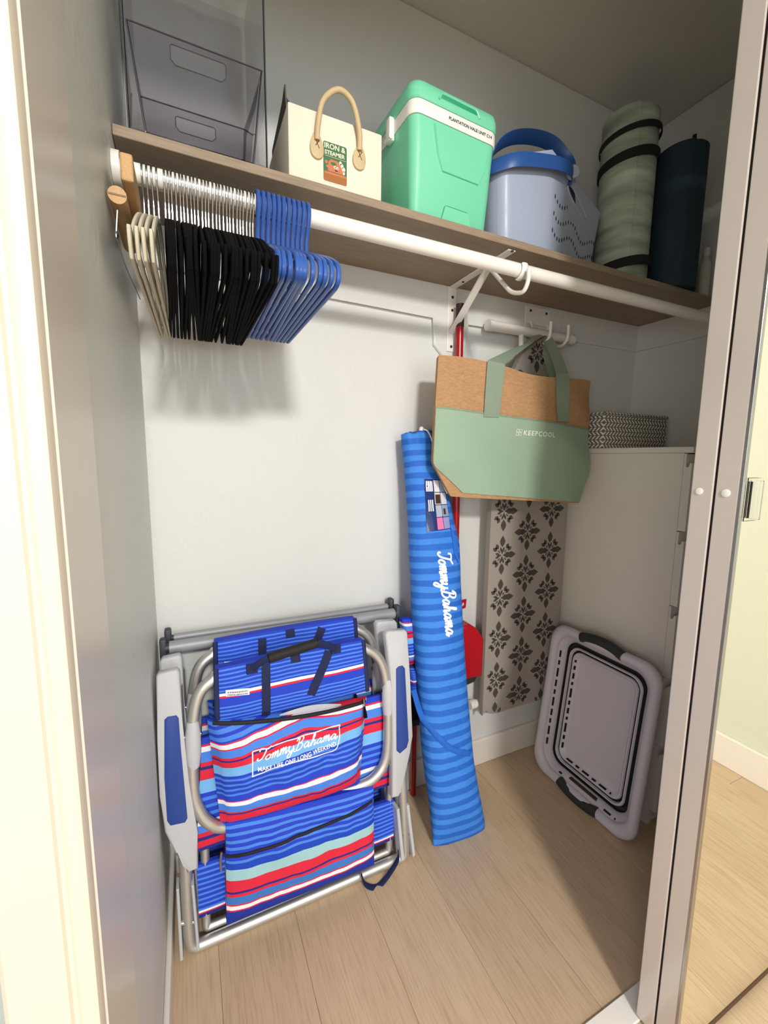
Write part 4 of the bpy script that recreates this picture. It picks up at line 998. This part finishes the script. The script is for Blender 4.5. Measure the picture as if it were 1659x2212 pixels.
#PART4
# ---------------------------------------------------------------- folded beach chairs
cB, cL, cS, cR, cW, cN, cG = '2743C6', '4C86E4', '79B9F0', 'DC2A42', 'F3F2F4', '2C2C82', '9EC9CF'
def ramp(seq):
    """(fraction, colour) bands listed from the top edge down"""
    tot = sum(s for s, _ in seq); z = 1.0; out = []
    for s, c in seq: z -= s / tot; out.append((max(0, z), c))
    return out
def pin(n, a=.030, g=.044): return [q for _ in range(n) for q in ((g, cB), (a, cL))]
S_FLAP = stripes('chair_cloth_flap', ramp(pin(6) + [(.03, cB), (.055, cW), (.035, cR), (.12, cB)] + pin(5, .028, .042) + [(.05, cB)]), warp=.05)
S_POUCH = stripes('chair_cloth_pouch', ramp(pin(3, .046, .036) + [(.02, cB), (.012, cR), (.055, cW), (.012, cR), (.085, cL), (.03, cR), (.02, cN), (.075, cR), (.11, cS)] + pin(4, .026, .036) + [(.07, cB), (.012, cR), (.05, cW), (.09, cL), (.022, cR), (.02, cN), (.09, cR), (.05, cB)]), warp=.09)
S_LOWER = stripes('chair_cloth_lower', ramp(pin(6, .026, .034) + [(.06, '1C46BC'), (.10, cG), (.10, cR), (.022, cN), (.03, cR), (.075, '3F77C4'), (.012, cR), (.04, cW), (.014, cR), (.12, '20359E')]), warp=.07)
S_SLING = stripes('chair_cloth_sling', ramp([(.06, cB), (.02, cR), (.05, cW), (.09, cL), (.04, cR), (.03, cN), (.09, cR), (.12, cS)] + pin(3, .03, .04) + [(.04, cB), (.04, cW), (.07, cL), (.04, cR), (.03, cN), (.06, cR), (.03, cN)]), warp=.01)
S_PLAIN = stripes('chair_cloth_pin', ramp(pin(9) + [(.03, cW), (.02, cR), (.05, '1B2A86')]), warp=.02)
M_PIPE = mat('navy_piping', '1A2450', .7)
CB_ = (.25, .985, 0)
def patch_fn(TL, TR, BR, BL, y, bulge, sag=0.0, wr=0.004, seed=0.0, ybot=0.0):
    q = bil(TL, TR, BR, BL)
    def f(u, v, l=0.0):
        x_, z_ = q(u, v); z_ -= sag * math.sin(math.pi * u) * v
        e = (1 - abs(2 * u - 1) ** 4) * (1 - abs(2 * v - 1) ** 4)
        wv = wr * (noise.noise(Vector((x_ * 14 + seed, z_ * 9 + x_ * 6, seed))) + .6 * noise.noise(Vector((x_ * 34, z_ * 26 + seed, seed + 3))))
        return (x_, y - bulge * max(0.0, e) ** .6 + wv * e - l + ybot * (1 - v), z_)
    return f
def invert(f, x_, z_):
    u = v = .5
    for _ in range(14):
        a = f(u, v); d = 1e-4; au = f(u + d, v); av = f(u, v + d)
        J = ((au[0] - a[0]) / d, (av[0] - a[0]) / d, (au[2] - a[2]) / d, (av[2] - a[2]) / d)
        D = J[0] * J[3] - J[1] * J[2]; ex_, ez_ = x_ - a[0], z_ - a[2]
        u += (ex_ * J[3] - ez_ * J[1]) / D; v += (ez_ * J[0] - ex_ * J[2]) / D
        u = min(1.2, max(-.2, u)); v = min(1.2, max(-.2, v))
    return u, v
def on_patch(f):
    def g(x_, z_, l):
        u, v = invert(f, x_, z_); p = f(u, v, l); return (x_, p[1], z_)
    return g
def P3(p, y): return (p[0], y, p[1])
def make_chair():
    t = thing('folded_beach_chair', 'front folded backpack beach chair with blue striped fabric and grey armrests', 'beach chair', mw=tilt_mw(CB_, 5.0), group='folded beach chairs')
    # base frame
    zb_ = .0145
    L0, L1 = (-0.2983,0.6678), (-0.2976,0.0616)
    R0, R1 = (0.2808,0.6506), (0.2893,0.0412)
    b = NB(); tube(b, round_path([P3(L0, 0), P3(L1, 0), (L1[0] + .004, 0, zb_), (R1[0], 0, zb_), P3((R1[0], .05), 0), P3(R0, 0)], .045, 7), .0142, 14); fr = obj('base_frame', b, M_ALU, t)
    q = [(-0.2498,0.3906), (-0.2588,0.0334), (0.2474,0.0403), (0.2557,0.2821)]
    b = NB(); tube(b, round_path([P3(q[0], .022), P3(q[1], .022), (q[1][0] + .004, .022, .030), (q[2][0] - .004, .022, .030), P3(q[2], .022), P3(q[3], .022)], .035, 6), .0105, 12); obj('seat_frame', b, M_ALU, t)
    # hinge plates with pins
    for pl4, y in ((((-0.3189,0.1903), (-0.3129,0.1901), (-0.3119,0.0122), (-0.3189,0.0134)), -.004), (((-0.2870,0.1859), (-0.2809,0.1856), (-0.2758,0.0201), (-0.2821,0.0184)), -.004), (((0.2575,0.1819), (0.2667,0.1816), (0.2794,0.0234), (0.2685,0.0205)), -.004), (((0.2899,0.1821), (0.2992,0.1818), (0.3156,0.0221), (0.3075,0.0165)), -.004)):
        b = NB(); prism(b, pl4, y - .016, y + .022, .002, 1); obj('hinge_plate', b, M_GREYPL, t, False)
    for a, c in (((-0.3163,0.0940), (-0.2803,0.0829)), ((0.2689,0.0923), (0.3062,0.0854))):
        b = NB(); cyl(b, P3(a, -.004), P3(c, -.004), .008, 12); obj('hinge_pin', b, M_CHROME, t)
    # front backrest loop
    lp = [(-0.1766,0.6791), (-0.2206,0.6703), (-0.2532,0.6384), (-0.2686,0.5587), (-0.2730,0.4367), (-0.2666,0.3780), (-0.2415,0.3266), (-0.1924,0.2957), (-0.0334,0.2818), (0.1347,0.2864), (0.1941,0.3048), (0.2273,0.3518), (0.2359,0.4502), (0.2345,0.5586), (0.2151,0.6361), (0.1741,0.6741), (0.1201,0.6840)]
    yy = [-.012, -.018] + [-.02] * 5 + [-.012, .004, -.012] + [-.02] * 5 + [-.018, -.012]
    b = NB(); tube(b, smooth_path([(p[0], y, p[1]) for p, y in zip(lp, yy)], 6, True), .0138, 14, True); obj('back_frame', b, M_ALU, t)
    for c4 in (((-0.2665,0.5849), (-0.2693,0.4750)), ((0.2365,0.5770), (0.2366,0.4771))):
        b = NB(); tube(b, [P3(c4[0], -.022), P3((lerp(c4[0][0], c4[1][0], .3), lerp(c4[0][1], c4[1][1], .3)), -.023), P3((lerp(c4[0][0], c4[1][0], .7), lerp(c4[0][1], c4[1][1], .7)), -.023), P3(c4[1], -.02)], [.013, .0175, .0175, .014], 16); o = obj('joint', b, M_GREYPL, t)
        b = NB(); m_ = ((c4[0][0] + c4[1][0]) / 2, (c4[0][1] + c4[1][1]) / 2); cyl(b, P3((m_[0] - .018, m_[1] + .02), -.022), P3((m_[0] + .018, m_[1] + .02), -.022), .0045, 10); obj('rivet', b, M_CHROME, o)
    # armrests with blue pads
    AL = [(-0.3349,0.7104), (-0.3292,0.7165), (-0.2931,0.7186), (-0.2878,0.7111), (-0.2873,0.5958), (-0.2802,0.4518), (-0.2673,0.3249), (-0.2701,0.2382), (-0.2936,0.2368), (-0.2955,0.2600), (-0.3161,0.2927), (-0.3341,0.3502), (-0.3402,0.4390), (-0.3389,0.5668)]
    AR = [(0.2266,0.7104), (0.2339,0.7183), (0.2890,0.7145), (0.2961,0.7053), (0.3000,0.5660), (0.3034,0.4015), (0.2977,0.3550), (0.2618,0.2466), (0.2556,0.2350), (0.2336,0.2383), (0.2411,0.4051), (0.2411,0.5655)]
    PLd = [(-0.3230,0.6104), (-0.3163,0.6161), (-0.2987,0.6148), (-0.2943,0.6073), (-0.2929,0.5334), (-0.2868,0.3693), (-0.2920,0.3612), (-0.3222,0.3647), (-0.3281,0.3777), (-0.3290,0.4796)]
    PRd = [(0.2558,0.6083), (0.2632,0.6147), (0.2764,0.6147), (0.2836,0.6053), (0.2900,0.3926), (0.2835,0.3739), (0.2609,0.3627), (0.2509,0.3738)]
    for A, P in ((AL, PLd), (AR, PRd)):
        b = NB(); prism(b, A, -.040, -.014, .0055, 3); a_ = obj('armrest', b, M_GREYPL, t, True, 60)
        b = NB(); prism(b, P, -.0425, -.036, .0015, 2); obj('armrest_pad', b, M_BLUEPAD, a_, True, 60)
    # slings behind
    f = patch_fn((-0.2487,0.5234), (0.2563,0.5220), (0.2517,0.2446), (-0.2732,0.2445), .004, .004, 0, .003, 2.0)
    b = NB(); grid(b, f, 24, 14, closed_back=.012); obj('back_sling', b, S_SLING, t)
    f = patch_fn((-0.2738,0.2048), (0.2627,0.1904), (0.2593,0.0681), (-0.2745,0.0694), .012, .003, 0, .003, 4.0)
    b = NB(); grid(b, f, 24, 8, closed_back=.024); obj('seat_sling', b, S_PLAIN, t)
    # upper flap
    FT = ((-0.2130,0.7003), (0.1647,0.7039), (0.1728,0.5603), (-0.2148,0.5611))
    ff = patch_fn(*FT, -.030, .012, -.004, .004, 7.0)
    b = NB(); grid(b, ff, 40, 20, closed_back=-.004); flap = obj('upper_flap', b, S_FLAP, t)
    for u in (0.004, .996):
        b = NB(); tube(b, [ff(u, k / 14, .001) for k in range(15)], .0032, 8, rb=.006, up=(1, 0, 0)); obj('piping', b, M_PIPE, flap)
    # lower pouch
    LT = ((-0.2054,0.3186), (0.1814,0.2862), (0.1775,0.0570), (-0.2139,0.0639))
    fl = patch_fn(*LT, -.030, .020, 0, .006, 11.0)
    b = NB(); grid(b, fl, 40, 26, closed_back=.008); low = obj('lower_pouch', b, S_LOWER, t)
    b = NB(); z0, z1 = (-0.2077,0.2390), (0.1738,0.2496); g_ = on_patch(fl)
    zp = [(lerp(z0[0], z1[0], k / 16), lerp(z0[1], z1[1], k / 16) - .006 * math.sin(math.pi * k / 16)) for k in range(17)]
    tube(b, [g_(x_, z_, .001) for x_, z_ in zp], .0035, 8, rb=.0045); zpr = obj('zipper', b, mat('zipper_black', '15171F', .6), low)
    b = NB(); tube(b, [(z0[0] - .010, -.03, z0[1] + .012), (z0[0] - .014, -.034, z0[1] - .005), (z0[0] - .013, -.033, z0[1] - .03)], .003, 8); obj('zipper_pull', b, M_CHROME, zpr)
    # front pouch
    PT = ((-0.2236,0.5807), (0.1612,0.5415), (0.1336,0.3005), (-0.2035,0.3069))
    fp = patch_fn(*PT, -.036, .034, .010, .010, 3.0, .012)
    b = NB(); grid(b, fp, 56, 40, closed_back=-.018, uvfn=lambda u, v: (u, v * (1 + .27 * max(0, 1 - 1.75 * u) ** 1.25) / 1.27), flare=.012); pouch = obj('front_pouch', b, S_POUCH, t)
    b = NB(); tube(b, [fp(k / 24, .985, .002 + .004 * math.sin(math.pi * k / 24)) for k in range(25)], .004, 8, rb=.0055); zpr = obj('zipper', b, mat('zipper_black', '15171F', .6), pouch)
    p = fp(.985, .97); b = NB(); tube(b, [(p[0], p[1] - .006, p[2] + .014), (p[0] - .001, p[1] - .010, p[2] - .004)], .0028, 8); obj('zipper_pull', b, M_CHROME, zpr)
    b = NB(); tube(b, [(p[0] - .001, p[1] - .010, p[2] - .004), (p[0], p[1] - .012, p[2] - .02), (p[0] + .001, p[1] - .012, p[2] - .034)], [.002, .0045, .0055], 10); obj('zipper_tag', b, M_BLACK, zpr)
    b = NB(); A = []; B_ = []
    for k in range(13):
        u = .40 + .42 * k / 12; s = math.sin(math.pi * k / 12); q = fp(u, .995, .005); A.append(b.verts.new((q[0], q[1] + .004, q[2] + .002))); B_.append(b.verts.new((q[0], q[1] + .008, q[2] + .004 + .012 * s)))
    for k in range(12): b.faces.new((A[k], A[k + 1], B_[k + 1], B_[k]))
    obj('pouch_lining', b, mat('silver_lining', 'B9B7C0', .4), pouch)
    # pouch writing
    g_ = on_patch(fp); Wt = mat('print_pure_white', 'F4F6F8', .5)
    p0, p1 = (-0.1343,0.4728), (0.0676,0.4735)
    d_ = Vector((p1[0] - p0[0], p1[1] - p0[1])); sc = d_.length / LEN; d_.normalize(); n_ = Vector((-d_.y, d_.x)); b = NB()
    for s in ST: rope_mesh(b, [(p0[0] + d_.x * x_ * sc + n_.x * z_ * sc * .95, p0[1] + d_.y * x_ * sc + n_.y * z_ * sc * .95) for x_, z_ in s], sc * .22, g_, .0015)
    fr_ = [(-0.1407,0.4985), (-0.0369,0.5025), (0.0687,0.5063), (0.0760,0.4982), (0.0737,0.4681), (0.0566,0.4422), (-0.0158,0.4430), (-0.0843,0.4449), (-0.1369,0.4349), (-0.1419,0.4422), (-0.1407,0.4985)]
    rope_mesh(b, [(q.x, q.y) for q in bez2(fr_, 5)], .0028, g_, .0015)
    p0, p1 = (-0.1301,0.4442), (0.0658,0.4555); ln = math.dist(p0, p1); tx = text_mesh('MAKE LIFE ONE LONG WEEKEND', .0175, 'LEFT', .0004, 1.05)
    mxw = max(x_ for p in tx for x_, _ in p); kx_ = ln / mxw; a_ = math.atan2(p1[1] - p0[1], p1[0] - p0[0])
    for p in tx:
        Q = []
        for x_, z_ in p:
            x_ *= kx_; zz = z_ * .95 - .006 * math.sin(math.pi * x_ / ln); Q.append((p0[0] + x_ * math.cos(a_) - zz * math.sin(a_), p0[1] + x_ * math.sin(a_) + zz * math.cos(a_)))
        poly_on(b, Q, g_, .0016)
    obj('lettering', b, Wt, pouch, False)
    # carry handle, straps, label
    gf = on_patch(ff)
    h0, h1 = (-0.0942,0.7151), (0.0254,0.7314)
    b = NB(); tube(b, [P3(h0, -.062), P3(h1, -.062)], .0125, 14); hd_ = obj('handle_grip', b, mat('black_foam', '1C1B1B', .7), t)
    for e_, far in ((h0, (-0.1315,0.6904)), (h1, (0.0804,0.7001))):
        b = NB(); tube(b, [P3(e_, -.062), P3((lerp(e_[0], far[0], .5), lerp(e_[1], far[1], .5) + .004), -.058), P3(far, -.046)], .009, 8, rb=.003, up=(0, 1, 0)); obj('handle_webbing', b, M_NAVY, hd_)
        b = NB(); c = far; box(b, c[0] - .013, c[0] + .013, -.0475, -.0415, c[1] - .012, c[1] + .012, .001, 1); obj('webbing_patch', b, M_NAVY, hd_, False)
    def ribbon(pts, wdt, name):
        b = NB(); A = []; B_ = []; P = [Vector(p) for p in pts]
        for i, p in enumerate(P):
            d = P[min(i + 1, len(P) - 1)] - P[max(i - 1, 0)]; n = Vector((-d.y, d.x)).normalized() * wdt / 2
            A.append(gf(p.x + n.x, p.y + n.y, .003)); B_.append(gf(p.x - n.x, p.y - n.y, .003))
        F_ = [[b.verts.new(q) for q in r_] for r_ in (A, B_)]; K_ = [[b.verts.new((q[0], q[1] + .0018, q[2])) for q in r_] for r_ in (A, B_)]
        for i in range(len(P) - 1):
            b.faces.new((F_[0][i], F_[1][i], F_[1][i + 1], F_[0][i + 1])); b.faces.new((K_[0][i], F_[0][i], F_[0][i + 1], K_[0][i + 1])); b.faces.new((F_[1][i], K_[1][i], K_[1][i + 1], F_[1][i + 1]))
        obj(name, b, M_NAVY, flap, False)
    a, c = (-0.0981,0.6932), (-0.1022,0.5597); ribbon([(lerp(a[0], c[0], k / 8), lerp(a[1], c[1], k / 8)) for k in range(9)], .0205, 'strap')
    a, c = (0.0630,0.6955), (0.0102,0.5918); ribbon([(lerp(a[0], c[0], k / 8), lerp(a[1], c[1], k / 8)) for k in range(9)], .0225, 'strap')
    a, c = (-0.0250,0.7048), (-0.0246,0.6833); ribbon([(lerp(a[0], c[0], k / 3), lerp(a[1], c[1], k / 3)) for k in range(4)], .024, 'strap')
    a, c = (-0.1927,0.6410), (-0.1395,0.6356); b = NB(); A = []
    for x_, z_ in ((a[0], a[1] - .008), (c[0], c[1] - .008), (c[0], c[1] + .008), (a[0], a[1] + .008)): A.append(b.verts.new(gf(x_, z_, .003)))
    b.faces.new(A); tg = obj('care_tag', b, Wt, flap, False)
    b = NB(); rt = random.Random(2)
    for r_ in range(2):
        x_ = .08
        while x_ < .92:
            w_ = rt.uniform(.015, .05); z_ = .62 - r_ * .38; A = []
            for uu, vv in ((x_, z_ - .1), (x_ + w_, z_ - .1), (x_ + w_, z_ + .1), (x_, z_ + .1)): A.append(b.verts.new(gf(lerp(a[0], c[0], uu), lerp(a[1], c[1], uu) - .008 + .016 * vv, .0034)))
            b.faces.new(A); x_ += w_ + rt.uniform(.012, .03)
    obj('tag_print', b, mat('print_grey', '5A5D6E', .6), tg, False)
    # dangling strap at the lower right
    s5 = [(0.1396,0.0411), (0.1474,0.0152), (0.1786,-0.0048), (0.2106,0.0061), (0.2518,0.0363), (0.2579,0.0580)]
    b = NB(); tube(b, smooth_path([P3(p, y) for p, y in zip(s5, (-.026, -.034, -.036, -.034, -.026, -.02))], 6), .0015, 8, rb=.008, up=(.3, 1, .4)); obj('loose_strap', b, M_NAVY, t)
    return t
def copy_tree(o, parent=None):
    c = o.copy(); COL.objects.link(c)
    if parent is not None: c.parent = parent
    for ch in list(o.children): copy_tree(ch, c)
    return c
bc = make_chair()
rc = copy_tree(bc); rc.matrix_world = tilt_mw((CB_[0] + .004, CB_[1] + .108, .0), 2.2)
for ch in rc.children:
    if ch.name.startswith('upper_flap'): ch.location.z += .034
    if ch.name.startswith(('back_frame', 'joint')): ch.location.z += .026
rc['label'] = 'rear folded beach chair against the back wall, behind the front blue striped one'
for ch in list(rc.children):
    if ch.name.startswith(('loose_strap', 'handle_grip')):
        for g_ in list(ch.children): bpy.data.objects.remove(g_)
        bpy.data.objects.remove(ch)
S_CUP = S_PLAIN
f = patch_fn((0.3262,0.7029), (0.3620,0.7003), (0.3823,0.5515), (0.3423,0.5474), -.012, .016, 0, .003, 6.0)
b = NB(); grid(b, f, 10, 10, closed_back=.012); cup = obj('side_pocket', b, S_SLING, rc)
f2 = patch_fn((0.3456,0.5467), (0.3840,0.5450), (0.3894,0.4603), (0.3539,0.4562), -.014, .022, 0, .003, 9.0)
b = NB(); grid(b, f2, 10, 10, closed_back=.012); cup2 = obj('cup_pocket', b, S_FLAP, rc)
b = NB(); tube(b, [f2(k / 8, 1, .002) for k in range(9)] + [f2(1, 1 - k / 6, .002) for k in range(1, 7)] + [f2(1 - k / 8, 0, .002) for k in range(1, 9)], .0028, 8); obj('piping', b, M_PIPE, cup2)

# two towel rails behind the rear chair's top
for ra, rb2, y, r in (((-0.3175,0.7135), (0.3200,0.7087), .036, .0165), ((-0.3072,0.7263), (0.3132,0.7224), .070, .010)):
    b = NB(); tube(b, [P3(ra, y), P3(rb2, y)], r, 14); rl = obj('towel_rail', b, mat('grey_rail', '9B9DA1', .5, .2), rc)
    for e_, s in ((ra, -1), (rb2, 1)):
        b = NB(); tube(b, [(e_[0] - s * .004, y, e_[1]), (e_[0] + s * .014, y, e_[1])], r * .75, 12); obj('rail_neck', b, M_DARKPL, rl)
        b = NB(); box(b, e_[0] + s * .014 - .008, e_[0] + s * .014 + .008, y - .012, y + .016, e_[1] - (.055 if r > .012 else .02), e_[1] + .026, .005, 2); obj('rail_end', b, M_DARKPL, rl, True)
